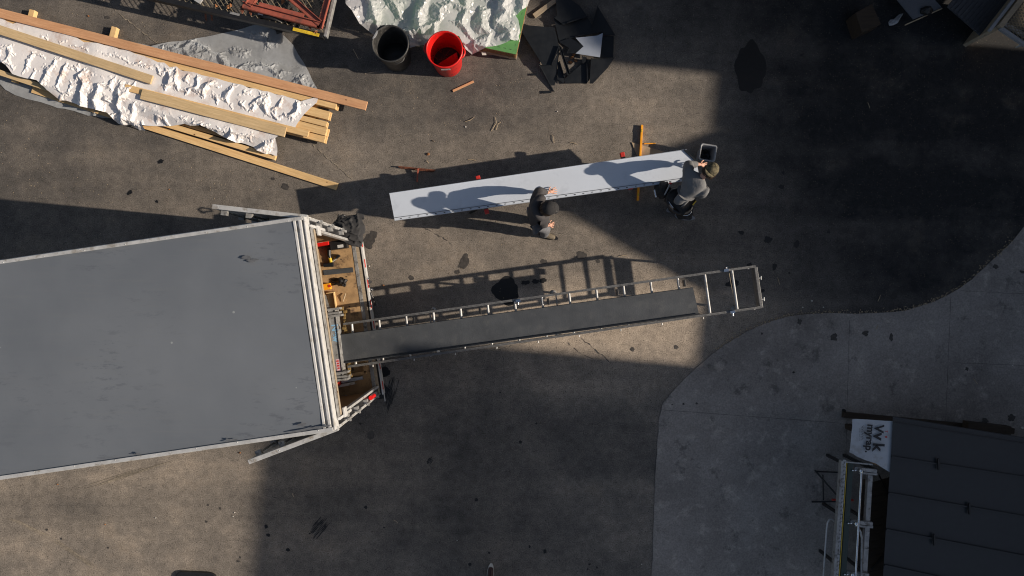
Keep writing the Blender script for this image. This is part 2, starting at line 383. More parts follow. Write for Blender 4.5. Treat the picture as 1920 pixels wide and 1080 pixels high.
def sheer(name, col, alpha, rough=.25, var=.5, sc_=3.0):
    m, nt, b = newmat(name); tc = N(nt, 'ShaderNodeTexCoord'); v = tc.outputs['Object']
    b.inputs['Base Color'].default_value = (*col, 1); b.inputs['Roughness'].default_value = rough
    b.inputs['Transmission Weight'].default_value = 0
    out = nt.nodes['Material Output']
    tr = N(nt, 'ShaderNodeBsdfTransparent'); tl = N(nt, 'ShaderNodeBsdfTranslucent'); tl.inputs[0].default_value = (*col, 1)
    m1 = N(nt, 'ShaderNodeMixShader'); m1.inputs[0].default_value = .3; L(nt, b.outputs[0], m1.inputs[1]); L(nt, tl.outputs[0], m1.inputs[2])
    m2 = N(nt, 'ShaderNodeMixShader')
    n = noi(nt, v, sc_, 6, .65); f = math_(nt, 'MULTIPLY_ADD', ramp(nt, n, [(.3, 0.0), (.7, 1.0)]), var, alpha-var/2, True)
    L(nt, f, m2.inputs[0]); L(nt, tr.outputs[0], m2.inputs[1]); L(nt, m1.outputs[0], m2.inputs[2]); L(nt, m2.outputs[0], out.inputs[0])
    bp = N(nt, 'ShaderNodeBump'); bp.inputs['Strength'].default_value = .5; bp.inputs['Distance'].default_value = .01
    L(nt, noi(nt, v, 14, 6, .7), bp.inputs['Height']); L(nt, bp.outputs[0], b.inputs['Normal'])
    return m

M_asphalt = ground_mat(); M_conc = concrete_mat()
M_joint = mat('joint_filler', (.08, .074, .068), .9, var=.6, vs=4)
M_stain = mat('oil_stain', (.006, .006, .006), .5, var=.4, vs=20)
M_wet = mat('damp_stain', (.048, .043, .039), .6, var=.4, vs=20)
M_rubber = mat('tyre_mark', (.022, .021, .022), .8, var=.6, vs=30)
M_chalk = mat('pale_scuff', (.24, .205, .16), .9, var=.5, vs=30)
M_alu = mat('aluminium', (.47, .475, .475), .4, .15, var=.15, vs=12, bump=.1, dirt=(.30, .28, .25), dirt_s=9)
M_alud = mat('weathered_aluminium', (.33, .33, .325), .42, .3, var=.25, vs=14, dirt=(.12, .11, .10), dirt_s=12)
M_rail = mat('dull_aluminium', (.15, .15, .15), .4, .3, var=.3, vs=25)
M_white = mat('white_trim', (.60, .60, .59), .4, .1, var=.08, vs=5, dirt=(.42, .40, .36), dirt_s=7)
M_chrome = mat('chrome', (.75, .76, .78), .14, 1.0, var=.05)
M_blackmetal = mat('black_sheet_metal', (.0125, .0145, .0175), .38, .0, var=.2, vs=6, bump=.03, spec=.35)
M_black = mat('black_plastic', (.014, .014, .015), .4, var=.2, vs=10)
M_blackcloth = mat('black_cloth', (.020, .020, .022), .9, var=.35, vs=12, bump=.5, bs=40)
M_jkt = mat('charcoal_cloth', (.030, .030, .032), .9, var=.2, vs=12, bump=.3, bs=60)
M_panel = mat('dark_grey_panel', (.068, .074, .082), .42, .1, var=.16, vs=3, bump=.25, bs=45, spec=.4, dirt=(.085, .090, .095), dirt_s=5)
M_roofpan = mat('charcoal_roof_panel', (.034, .037, .041), .38, .1, var=.08, vs=14, bump=.03, spec=.4)
M_light = mat('pale_grey_sheet', (.54, .595, .68), .5, .0, var=.04, vs=2, bump=.04, bs=6, dirt=(.49, .54, .62), dirt_s=4)
M_bluegrey = mat('blue_grey_sheet', (.33, .37, .44), .4, .1, var=.05, vs=4)
M_red = mat('red_plastic', (.62, .012, .010), .38, var=.15, vs=5, bump=.08, dirt=(.38, .02, .015), dirt_s=6)
M_redlens = mat('red_lens', (.75, .02, .02), .2, var=.05)
M_redp = mat('red_paint', (.50, .03, .02), .45, var=.2)
M_orange = mat('orange_paint', (.95, .38, .02), .4, var=.12, vs=12)
M_rust = mat('rusty_steel', (.16, .055, .03), .8, .2, var=.4, vs=20, bump=.4, dirt=(.06, .03, .02), dirt_s=12)
M_primer = mat('red_primer', (.33, .085, .055), .65, 0, var=.2, vs=10, dirt=(.17, .06, .045), dirt_s=5)
M_mesh = mat('expanded_steel', (.23, .19, .13), .7, .3, var=.35, vs=14)
M_yellow = mat('yellow_paint', (.65, .45, .03), .5, var=.3, vs=20)
M_green = mat('green_sheathing', (.10, .27, .085), .6, var=.12, vs=6)
M_osb = mat('osb', (.30, .17, .07), .75, var=.5, vs=60, bump=.3, stretch=(1, 1, 1))
M_ink = mat('black_ink', (.02, .02, .025), .6, var=.1)
M_darkgreen = mat('dark_green_paint', (.025, .045, .038), .4, var=.15)
M_leaf = mat('dry_leaf', (.28, .12, .045), .8, var=.5, vs=30)
M_twig = mat('dry_twig', (.42, .33, .22), .8, var=.3)
M_chip = mat('white_chip', (.62, .60, .55), .7)
M_pine = wood('pale_pine', (.62, .39, .17), (.80, .56, .28))
M_fir = wood('reddish_fir', (.50, .25, .125), (.68, .39, .21))
M_spruce = wood('weathered_spruce', (.50, .36, .19), (.66, .49, .28))
M_ply = mat('plywood_floor', (.37, .235, .115), .75, var=.25, vs=7, bump=.2, dirt=(.10, .06, .035), dirt_s=5)
M_wallply = mat('plywood_wall', (.30, .17, .07), .7, var=.2, vs=4)
M_tarp = mat('white_tarp', (.76, .74, .74), .42, var=.04, vs=4, bump=.12, bs=60, dirt=(.62, .53, .49), dirt_s=3)
M_clear = sheer('clear_plastic', (.62, .65, .68), .62, .2, .4, 2.0)
M_film = sheer('cloudy_plastic', (.76, .77, .80), .80, .2, .4, 1.8)
M_film2 = sheer('thin_clear_film', (.6, .62, .64), .28, .2, .2, 3.0)
M_card = mat('cardboard', (.36, .27, .18), .8, var=.15)
M_skin = mat('skin', (.55, .30, .21), .55, var=.1, bump=.05)
M_shirt = mat('grey_shirt', (.15, .152, .158), .9, var=.12, vs=14, bump=.5, bs=30)
M_jacket = mat('charcoal_jacket', (.050, .047, .050), .85, var=.2, vs=14, bump=.5, bs=30)
M_pants = mat('grey_work_trousers', (.13, .135, .15), .9, var=.25, vs=18, bump=.6, bs=30)
M_boot = mat('tan_boot', (.17, .14, .10), .8, var=.3, vs=30)
M_brownleather = mat('brown_leather', (.050, .020, .018), .4, var=.3, vs=30)
M_camo = mat('camouflage_cloth', (.10, .085, .05), .9, var=.95, vs=28, bump=.3)
M_binplastic = mat('grey_plastic', (.27, .28, .30), .45, var=.1)
M_brass = mat('brass', (.48, .33, .13), .4, .7, var=.4, vs=40)
M_wrap = mat('white_housewrap', (.50, .52, .55), .55, var=.06, vs=5, bump=.3, bs=20, dirt=(.40, .40, .40), dirt_s=4)
M_brick = mat('grey_cladding', (.10, .10, .10), .8, var=.2, vs=3)
M_glass = mat('dark_glass', (.03, .035, .04), .1, var=.05)
M_pvc = mat('grey_pvc', (.22, .25, .27), .4, var=.05)
M_blueink = mat('blue_marker', (.22, .42, .62), .6)
M_pinklabel = mat('pink_white_label', (.62, .42, .46), .5, var=.3, vs=60)
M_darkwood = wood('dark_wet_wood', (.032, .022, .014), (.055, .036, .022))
M_rawwood = wood('dusty_wood', (.30, .24, .17), (.42, .34, .24))

# ------------------------------------------------------------------ ground
g = MB(); g.add([(-90, -90, 0), (90, -90, 0), (90, 90, 0), (-90, 90, 0)], [(0, 1, 2, 3)])
rs = random.Random(3)
def blob(mb, px, py, rx, ry, rot=0, m=1, z=.004, seed=0, jag=.35, n=40):
    c = P(px, py); pts = []
    for k in range(n):
        t = 2*math.pi*k/n; q = 1+jag*noise.noise(Vector((math.cos(t)*1.6, math.sin(t)*1.6, seed*7.3+px)))*2+jag*.4*noise.noise(Vector((math.cos(t)*6, math.sin(t)*6, seed+py)))
        x = rx*S0*q*math.cos(t); y = ry*S0*q*math.sin(t)
        pts.append(Vector((c.x+x*math.cos(rot)-y*math.sin(rot), c.y+x*math.sin(rot)+y*math.cos(rot), z)))
    pts.append(Vector((c.x, c.y, z)))
    mb.add(pts, [(k, (k+1) % n, n) for k in range(n)], m)
for i, (x, y, rx, ry, ro, m) in enumerate([
    (1405, 128, 27, 50, .05, 1), (950, 545, 24, 22, .3, 1), (985, 530, 8, 4, 0, 1), (1004, 528, 7, 4, 0, 1), (1018, 526, 7, 4, 0, 1),
    (722, 698, 10, 9, 0, 1), (716, 733, 13, 13, 0, 1), (706, 652, 14, 9, 0, 1), (1440, 449, 8, 7, 0, 1), (1493, 458, 6, 6, 0, 1), (1583, 465, 4, 4, 0, 1), (1390, 436, 6, 4, 0, 1),
    (1405, 497, 5, 4, 0, 1), (1452, 500, 4, 7, 0, 1), (1676, 555, 6, 7, 0, 1), (1373, 531, 12, 7, 0, 1), (692, 453, 10, 14, 0, 2), (700, 440, 7, 8, 0, 2),
    (869, 492, 8, 14, -.5, 2), (858, 510, 5, 4, 0, 2), (771, 521, 5, 5, 0, 2), (1020, 491, 6, 5, 0, 2), (1090, 478, 10, 8, 0, 2), (301, 303, 6, 4, .3, 1), (243, 361, 6, 3, .8, 1), (294, 378, 3, 3, 0, 1),
    (976, 829, 3, 3, 0, 1), (893, 937, 3, 3, 0, 1), (686, 951, 3, 3, 0, 1), (540, 1031, 4, 3, 0, 1), (499, 987, 3, 4, 0, 1), (503, 1003, 4, 3, 0, 1), (881, 1058, 3, 3, 0, 1), (993, 1025, 2, 3, 0, 1), (1022, 1034, 3, 4, 0, 1),
    (696, 836 - 20, 7, 9, 0, 2), (676, 794, 2, 2, 0, 1), (1122, 490, 4, 3, 0, 2), (1430, 545, 3, 3, 0, 1), (1480, 512, 2, 2, 0, 1), (1512, 300, 5, 4, 0, 1), (1620, 240, 4, 5, 0, 1), (1465, 350, 6, 4, 0, 1),
    (1560, 380, 5, 3, 0, 1), (450, 1045, 2, 2, 0, 2), (447, 1052, 3, 2, 0, 2), (88, 993, 2, 2, 0, 2), (115, 1010, 2, 2, 0, 2), (203, 1027, 2, 2, 0, 2), (387, 978, 2, 2, 0, 2), (413, 953, 2, 2, 0, 2), (390, 947, 2, 2, 0, 2),
    (77, 64, 5, 3, 0, 2), (201, 33, 5, 3, 0, 2), (1186, 655, 4, 4, 0, 2), (1268, 651, 4, 4, 0, 2), (535, 350, 7, 6, 0, 2), (512, 335, 3, 3, 0, 2)]):
    blob(g, x, y, rx, ry, ro, m, .003+.00002*i, i, .18 if i == 0 else .22)
for i in range(12):      # small drips scattered over the shaded asphalt
    blob(g, rs.uniform(1340, 1880), rs.uniform(90, 520), rs.uniform(1.5, 4), rs.uniform(1.5, 4), 0, 1, .0045+.00002*i, i)
for i in range(9):
    blob(g, rs.uniform(520, 1200), rs.uniform(720, 1070), rs.uniform(1, 2.4), rs.uniform(1, 2.4), 0, 1, .0055+.00002*i, i)
# skid marks: streaks of rubber
def streaks(x0, y0, x1, y1, wdt, n, m=3, z=.0062, seed=0):
    r_ = random.Random(seed); a = P(x0, y0); b = P(x1, y1); d = (b-a); Ln = d.length; d.normalize(); q = Vector((-d.y, d.x, 0))
    for i in range(n):
        o = (i/(n-1)-.5)*wdt*S0; s0 = r_.uniform(0, .45)*Ln; s1 = r_.uniform(.6, 1)*Ln; t = r_.uniform(.5, 1.4)*S0*wdt/n*.5
        p = a+q*o
        k = 8; up = []; dn = []
        for j in range(k+1):
            u = s0+(s1-s0)*j/k; th = t*(0.25+r_.random()*.9) if 0 < j < k else t*.1
            up.append(p+d*u+q*th+Vector((0, 0, z))); dn.append(p+d*u-q*th+Vector((0, 0, z)))
        vs = up+dn[::-1]; nn = k+1
        g.add(vs, [(j, j+1, 2*nn-2-j, 2*nn-1-j) for j in range(k)], m)
streaks(582, 1008, 616, 968, 20, 9, seed=1); streaks(722, 778, 742, 705, 16, 8, seed=2, z=.0064)
streaks(800, 874, 814, 852, 7, 4, seed=4, z=.0066); streaks(725, 795, 760, 770, 0.1, 2, seed=5, z=.0067)
streaks(0, 962, 100, 1012, 6, 6, 4, .0063, 8); streaks(90, 1005, 205, 1082, 7, 6, 4, .0065, 9)
streaks(130, 925, 330, 860, 7, 5, 4, .0068, 10)
def crack(pts, wd=1.2, m=4, z=.0066, seed=0, gap=.25):
    r_ = random.Random(seed); 
    for (ax, ay), (bx, by) in zip(pts, pts[1:]):
        n = max(2, int(math.hypot(bx-ax, by-ay)/5)); prev = None
        for i in range(n+1):
            x = ax+(bx-ax)*i/n+r_.uniform(-1.5, 1.5); y = ay+(by-ay)*i/n+r_.uniform(-1.5, 1.5)
            if prev and r_.random() > gap:
                a = P(*prev); b = P(x, y); d = (b-a).normalized(); q = Vector((-d.y, d.x, 0))*wd*S0*r_.uniform(.2, .8); up = Vector((0, 0, z))
                g.add([a+q+up, b+q*.7+up, b-q*.7+up, a-q+up], [(0, 1, 2, 3)], m)
            prev = (x, y)
crack([(195, 0), (235, 35), (300, 85), (330, 100)], 1.6, seed=1); crack([(575, 262), (620, 300), (668, 345)], 1.6, seed=2, gap=.45)
crack([(1090, 633), (1115, 655), (1145, 680)], 1.3, 2, .0069, 3, .1); crack([(1062, 640), (1085, 660), (1115, 675)], 1.0, 2, .0069, 4, .4)
crack([(510, 930), (560, 945), (600, 1000)], 1, 2, .0069, 5, .6); crack([(790, 425), (830, 445), (850, 460)], 1, 2, .0069, 6, .3)
crack([(860, 680), (930, 655), (1000, 640)], 1.2, 4, .0069, 7, .5)
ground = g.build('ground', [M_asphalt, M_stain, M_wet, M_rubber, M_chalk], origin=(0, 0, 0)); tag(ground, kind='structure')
# concrete apron
ap = [(1216, 1400), (1222, 1080), (1228, 900), (1236, 785), (1242, 757), (1262, 733), (1285, 708), (1312, 684), (1345, 656), (1372, 638), (1400, 622), (1425, 610), (1450, 601), (1475, 594), (1500, 590), (1530, 588), (1560, 587), (1600, 588), (1640, 587), (1675, 585), (1700, 582), (1727, 574), (1750, 565), (1775, 554), (1800, 540), (1822, 523), (1840, 506), (1862, 486), (1882, 468), (1900, 449), (1920, 425), (1960, 380), (2050, 310), (2400, 250), (2400, 1400)]
a = MB(); sm = []
for i in range(len(ap)):
    p, q = Vector(ap[i]), Vector(ap[(i+1) % len(ap)]); n = max(1, int((q-p).length/12)) if (q-p).length < 400 else 1
    for k in range(n):
        t = k/n; s = p.lerp(q, t); jit = 1.1 if n > 1 or True else 0
        sm.append(P(s.x+noise.noise(Vector((s.x*.07, s.y*.07, 1)))*jit*1.5, s.y+noise.noise(Vector((s.x*.07, s.y*.07, 5)))*jit*1.5))
a.prism(sm, -.05, .012, 0)
def joint(x0, y0, x1, y1, wd=1.0, z=.0135):
    p, q = P(x0, y0), P(x1, y1); n = 30; d = (q-p).normalized(); s = Vector((-d.y, d.x, 0)); up = []; dn = []
    for i in range(n+1):
        c = p.lerp(q, i/n)+s*(.006*noise.noise(Vector((i*.7, x0, 0)))); t = wd*S0/2*(.5+.7*abs(noise.noise(Vector((i*.5, y0, 3)))))
        up.append(c+s*t+Vector((0, 0, z))); dn.append(c-s*t+Vector((0, 0, z)))
    a.add(up+dn[::-1], [(j, j+1, 2*n-j, 2*n+1-j) for j in range(n)], 1)
joint(1592, 600, 1576, 1200); joint(1782, 552, 1755, 1200, z=.0137); joint(1238, 768, 1576, 793, z=.0139); joint(1800, 545, 2300, 570, z=.0141); joint(1790, 680, 2300, 700, z=.0143)
for i, (x, y, rx, ry) in enumerate([(1498, 603, 4, 6), (1428, 625, 2, 2), (1563, 632, 6, 8), (1622, 624, 6, 5), (1670, 633, 4, 7), (1281, 757, 2, 2), (1306, 756, 2, 2), (1260, 758, 2, 1), (1812, 692, 3, 4), (1895, 783, 8, 6), (1845, 790, 7, 6), (1866, 500, 5, 4), (1915, 510, 4, 3)]):
    blob(a, x, y, rx, ry, 0, 2, .0145+.00003*i, i, .3)
apron = a.build('pavement', [M_conc, M_joint, M_wet], origin=(0, 0, 0)); tag(apron, kind='structure')

# ------------------------------------------------------------------ buildings east of the yard (they cast the big shade)
SA = Vector((math.cos(AZ), math.sin(AZ), 0)); SB = Vector((-math.sin(AZ), math.cos(AZ), 0)); UZ = Vector((0, 0, 1)); O0 = Vector((0, 0, 0))
A0 = 17.0
def bwall(mb, a0, a1, b0, b1, z0, z1, m=0): mb.frame(O0, SA, SB, UZ, (a0, a1), (b0, b1), (z0, z1), m)
def block(name, label, a0, a1, b0, b1, zt, gable=None):
    t = thing(name, label, 'building', SA*a0+SB*(b0+b1)/2)
    mb = MB(); bwall(mb, a0+.02, a1, b0, b1, 0, zt-.25); mb.build('wall', M_brick, t)
    mb = MB()
    if gable is None: bwall(mb, a0, a1+.02, b0, b1, zt-.245, zt)
    else:
        bm_, zr = gable; prof = [(b0, zt-.245), (b1, zt-.245), (b1, zt), (bm_, zr), (b0, zt)]
        vs = [SA*a_+SB*b_+UZ*z_ for a_ in (a0, a1) for b_, z_ in prof]; n = 5
        mb.add(vs, [tuple(range(n)), tuple(range(n, 2*n))[::-1]]+[(i, n+i, n+(i+1) % n, (i+1) % n) for i in range(n)])
    mb.build('roof', M_roofpan, t)
    w_ = b1-b0
    for k in range(int(w_//3)):
        c = b0+1.5+k*3
        mb = MB(); bwall(mb, a0-.03, a0+.03, c-.6, c+.6, 1.2, 2.6); f = mb.build('window', M_white, t)
        mb = MB(); bwall(mb, a0-.04, a0-.031, c-.52, c+.52, 1.28, 2.52); mb.build('pane', M_glass, f)
    mb = MB(); bwall(mb, a0-.04, a0+.02, b0+.15, b0+min(1.0, w_*.5), 0, 2.05); mb.build('door', M_alud, t)
block('workshop', 'tall flat-roofed workshop shading the lower half of the yard', A0, A0+8, -9, -.957, 10.03)
block('passage_shed', 'low flat link shed beside the tall workshop', A0, A0+4, -.955, .246, 6.72)
block('gabled_garage', 'gabled garage whose peak shades the man at the panel end', A0, A0+6, .248, 2.88, 6.74, (1.524, 8.09))
block('side_shed', 'low flat shed between the gabled garage and the board wall', A0, A0+4, 2.882, 3.758, 6.78)
t = thing('shade_wall', 'tall board wall with an open gateway behind the mesh trailer', 'wall', SA*A0+SB*8)  # unseen wall shaped for the top shade, gap added for the sun
mb = MB()
def wpoly(prof):
    vs = [SA*a_+SB*b_+UZ*z_ for a_ in (A0, A0+.12) for b_, z_ in prof]; n = len(prof)
    mb.add(vs, [tuple(range(n)), tuple(range(n, 2*n))[::-1]]+[(i, n+i, n+(i+1) % n, (i+1) % n) for i in range(n)])
wpoly([(3.76, 0), (4.64, 0), (4.64, 8.21), (4.0, 7.95), (3.76, 7.68)]); wpoly([(4.64, 5.62), (5.7, 5.62), (5.7, 8.7), (4.64, 8.19)]); wpoly([(5.7, 0), (14, 0), (14, 9.4), (5.7, 9.4)])
mb.build('boarding', M_brick, t)
mb = MB(); bwall(mb, A0-.06, A0-.002, 4.54, 4.63, 0, 5.67); bwall(mb, A0-.06, A0-.002, 5.7, 5.8, 0, 5.67); mb.build('gap_post', M_darkwood, t)
t = thing('north_sky_blocker', 'long barn along the top side of the yard', 'building', (9, 12, 0))  # unseen block added to cut skylight at the upper right
mb = MB(); mb.box((8.2, 8.95, 2.95), (12, 6.5, 5.9)); mb.build('wall', M_brick, t)
mb = MB(); mb.box((8.2, 8.95, 6.1), (12.3, 6.8, .39)); mb.build('roof', M_roofpan, t)
mb = MB(); mb.box((8, 5.68, 1.6), (3.2, .05, 3.2)); mb.build('door', M_alud, t)

# ------------------------------------------------------------------ enclosed trailer
U = Vector((-.9895, -.1443, 0)).normalized(); V = Vector((U.y, -U.x, 0)); 
if V.y < 0: V = -V
RZ = 3.19; HW = 1.265; FZ = .45
c0 = P(600, 606, RZ); T0 = Vector((c0.x, c0.y, 0))
def T(u, v, z=0): return T0+U*u+V*v+UZ*z
tr = thing('cargo_trailer', 'long enclosed cargo trailer with a grey roof and both rear doors open', 'trailer', T(3.5, 0))
def tb(mb, u0, u1, v0, v1, z0, z1, m=0): mb.frame(T0, U, V, UZ, (u0, u1), (v0, v1), (z0, z1), m)
# roof skin with its own stains
def roof_mat():
    m, nt, b = newmat('roof_skin'); tc = N(nt, 'ShaderNodeTexCoord'); v = tc.outputs['Object']
    mp = N(nt, 'ShaderNodeMapping'); mp.inputs['Rotation'].default_value = (0, 0, -.145); mp.inputs['Scale'].default_value = (1.6, 5.5, 1); L(nt, v, mp.inputs[0])
    c = mix(nt, ramp(nt, noi(nt, v, .8, 4), [(.3, 0.0), (.7, 1.0)]), (.116, .131, .152), (.150, .166, .188))
    s = sstep(nt, noi(nt, mp.outputs[0], 2.2, 9, .78), .535, .60); reg = sstep(nt, noi(nt, v, .62, 2), .46, .60)
    c = mix(nt, math_(nt, 'MULTIPLY', math_(nt, 'MULTIPLY', s, reg), .55), c, (.075, .083, .10))
    vo = N(nt, 'ShaderNodeTexVoronoi'); vo.inputs['Scale'].default_value = 4; L(nt, v, vo.inputs['Vector'])
    sp = N(nt, 'ShaderNodeSeparateColor'); L(nt, vo.outputs['Color'], sp.inputs[0])
    d = math_(nt, 'MULTIPLY', math_(nt, 'LESS_THAN', vo.outputs[0], .055), math_(nt, 'GREATER_THAN', sp.outputs[0], .72)); c = mix(nt, math_(nt, 'MULTIPLY', d, .6), c, (.36, .38, .38))
    wv = N(nt, 'ShaderNodeMapping'); wv.inputs['Rotation'].default_value = (0, 0, -.145); wv.inputs['Scale'].default_value = (1.0, 14, 1); L(nt, v, wv.inputs[0])
    st = noi(nt, wv.outputs[0], 2, 4); c = mix(nt, math_(nt, 'MULTIPLY', sstep(nt, st, .5, .8), .35), c, (.15, .16, .17))
    L(nt, c, b.inputs['Base Color']); b.inputs['Roughness'].default_value = .55; b.inputs['Specular IOR Level'].default_value = .35
    bp = N(nt, 'ShaderNodeBump'); bp.inputs['Strength'].default_value = .15; bp.inputs['Distance'].default_value = .01; L(nt, noi(nt, v, 5, 5), bp.inputs['Height']); L(nt, bp.outputs[0], b.inputs['Normal'])
    return m
M_roofskin = roof_mat()
mb = MB(); LEN = 7.6; nu, nv = 40, 14
vs = []; 
for i in range(nu+1):
    for j in range(nv+1):
        u = .15+(LEN-.15)*i/nu; v = -HW+.038+(2*HW-.076)*j/nv
        vs.append(T(u, v, RZ-.02+.03*(1-(v/HW)**2)+.006*noise.noise(Vector((u*1.2, v*1.5, 0)))))
mb.add(vs, [(i*(nv+1)+j, i*(nv+1)+j+1, (i+1)*(nv+1)+j+1, (i+1)*(nv+1)+j) for i in range(nu) for j in range(nv)], 0, True)
tb(mb, .15, LEN, -HW+.055, HW-.055, RZ-.06, RZ-.03)
# water marks with a dark rim near the lower rear corner
M_roofdirt = mat('roof_grime', (.098, .104, .114), .7, var=.25, vs=12)
for i, (x, y, rx, ry, ro) in enumerate([(590, 803, 22, 3.5, .13), (430, 826, 9, 2.5, .13), (566, 797, 8, 2, .1), (260, 852, 6, 2, .1), (466, 487, 12, 4, 0)]):
    blob(mb, x, y, rx, ry, ro, 1, 0, i, .9, 34)
    for q in range(35): 
        v_ = mb.v[-1-q]; k_ = 1-(RZ+.018)/H; mb.v[-1-q] = Vector((v_.x*k_, v_.y*k_, RZ+.016+.0003*i))
roof = mb.build('roof', [M_roofskin, M_roofdirt], tr)
# edge rails
mb = MB(); tb(mb, .03, LEN, HW-.038, HW+.003, RZ-.1, RZ+.002); tb(mb, .03, LEN, HW+.003, HW+.012, RZ-.12, RZ-.02)
for i in range(16): mb.lathe(T(.2+i*.48, HW-.028, RZ+.002), [(.008, 0), (.006, .004), (0, .005)], 6)
mb.build('edge_rail', M_alu, tr, bevel=.004)
mb = MB(); tb(mb, .03, LEN, -HW-.003, -HW+.038, RZ-.1, RZ+.002); tb(mb, .03, LEN, -HW-.012, -HW-.003, RZ-.12, RZ-.02)
for i in range(16): mb.lathe(T(.2+i*.48, -HW+.028, RZ+.002), [(.008, 0), (.006, .004), (0, .005)], 6)
mb.build('edge_rail', M_alu, tr, bevel=.004)
# walls and floor
for s in (1, -1):
    mb = MB(); tb(mb, .06, LEN, s*HW-.012 if s > 0 else -HW, s*HW if s > 0 else -HW+.012, FZ-.1, RZ-.12); w_ = mb.build('side_wall', M_white, tr)
    mb = MB(); vv = (HW-.07, HW-.06) if s > 0 else (-HW+.06, -HW+.07)
    tb(mb, .05, LEN-.02, vv[0], vv[1], FZ, RZ-.12); mb.build('wall_lining', M_wallply, tr)
mb = MB(); tb(mb, LEN-.02, LEN, -HW, HW, FZ-.1, RZ-.1); mb.build('front_wall', M_white, tr)
mb = MB(); tb(mb, .09, LEN-.03, -HW+.072, HW-.072, FZ-.03, FZ); mb.build('floor', M_ply, tr)
mb = MB(); tb(mb, .09, LEN, -.95, -.85, FZ-.17, FZ-.04); tb(mb, .09, LEN, .85, .95, FZ-.17, FZ-.04); tb(mb, LEN, LEN+1.1, -.05, .05, FZ-.17, FZ-.07); mb.build('chassis', M_black, tr)
# rear sill in strips
mb = MB(); tb(mb, .035, .09, -HW+.02, HW-.02, FZ-.15, FZ+.006)
sill = mb.build('rear_sill', M_alud, tr, bevel=.004)
mb = MB(); tb(mb, -.015, .032, -HW+.02, HW-.02, FZ-.1, FZ+.003); mb.build('wood_strip', M_rawwood, sill)
mb = MB(); tb(mb, -.065, -.045, -HW, HW, FZ-.15, FZ+.004); mb.build('white_lip', M_white, sill)
mb = MB(); tb(mb, -.043, -.017, -HW+.02, HW-.02, FZ-.1, FZ-.004); mb.build('rubber_strip', M_black, sill)
mb = MB()
for i, v0 in enumerate([1.18, .86, .54, .22, -.10, -.42, -.74, -1.06]):
    tb(mb, -.069, -.066, v0-.13, v0, FZ-.07, FZ-.005, 0); tb(mb, -.0695, -.0665, v0-.32, v0-.132, FZ-.07, FZ-.005, 1)
mb.build('reflective_tape', [M_redp, M_white], sill)
# rear header: stepped rails
mb = MB(); tb(mb, .115, .145, -HW+.02, HW-.02, RZ-.2, RZ-.004); tb(mb, .050, .082, -HW, HW, RZ-.20, RZ-.006); tb(mb, .006, .024, -HW, HW, RZ-.20, RZ-.02); tb(mb, .024, .050, -HW+.02, HW-.02, RZ-.18, RZ-.07); tb(mb, .082, .115, -HW+.02, HW-.02, RZ-.2, RZ-.05)
hd = mb.build('header_rail', M_white, tr, bevel=.004)
mb = MB(); tb(mb, -.02, -.004, -HW+.11, HW-.11, RZ-.25, RZ-.14); mb.build('lower_header', M_alud, tr, bevel=.004)
mb = MB(); tb(mb, -.018, -.006, -HW+.13, HW-.13, RZ-.30, RZ-.255); mb.build('header_seal', M_black, tr)
mb = MB(); tb(mb, -.034, -.021, -HW+.14, HW-.14, RZ-.26, RZ-.21); mb.build('header_lip', M_rawwood, tr, bevel=.004)
for s in (1, -1):
    mb = MB(); v0 = s*(HW-.09)
    tb(mb, -.034, .0-.002, min(v0, v0-s*.035), max(v0, v0-s*.035), RZ-.75, RZ-.14); tb(mb, -.06, -.034, min(v0, v0-s*.12), max(v0, v0-s*.12), RZ-.42, RZ-.30)
    mb.build('corner_bracket', M_white, tr, bevel=.004)
    mb = MB(); tb(mb, -.01, .05, min(s*HW, s*(HW-.03)), max(s*HW, s*(HW-.03)), FZ-.1, RZ-.221); tb(mb, -.008, .05, min(s*(HW-.115), s*(HW-.15)), max(s*(HW-.115), s*(HW-.15)), FZ-.1, RZ-.221)
    p_ = mb.build('corner_post', M_alu, tr, bevel=.004)
    mb = MB(); tb(mb, 0.012, .045, min(s*(HW-.031), s*(HW-.114)), max(s*(HW-.031), s*(HW-.114)), FZ-.1, RZ-.23); mb.build('hinge_channel', M_black, p_)
    for z in (.75, 1.45, 2.05, 2.6):
        mb = MB(); tb(mb, -.04, .011, min(s*(HW-.03), s*(HW-.095)), max(s*(HW-.03), s*(HW-.095)), z, z+.09); tb(mb, -.06, -.042, min(s*(HW-.0), s*(HW-.05)), max(s*(HW-.0), s*(HW-.05)), z+.02, z+.06)
        mb.tube([T(-.05, s*(HW-.04), z-.05), T(-.05, s*(HW-.04), z+.13)], .012, 8); mb.build('hinge', M_alud, p_)
for s, z in ((-1, 1.02),):
    mb = MB(); mb.tube([T(-.035, s*(HW-.073), z), T(-.035, s*(HW-.073), z+.22)], .033, 12); mb.build('tail_light', M_redlens, tr)
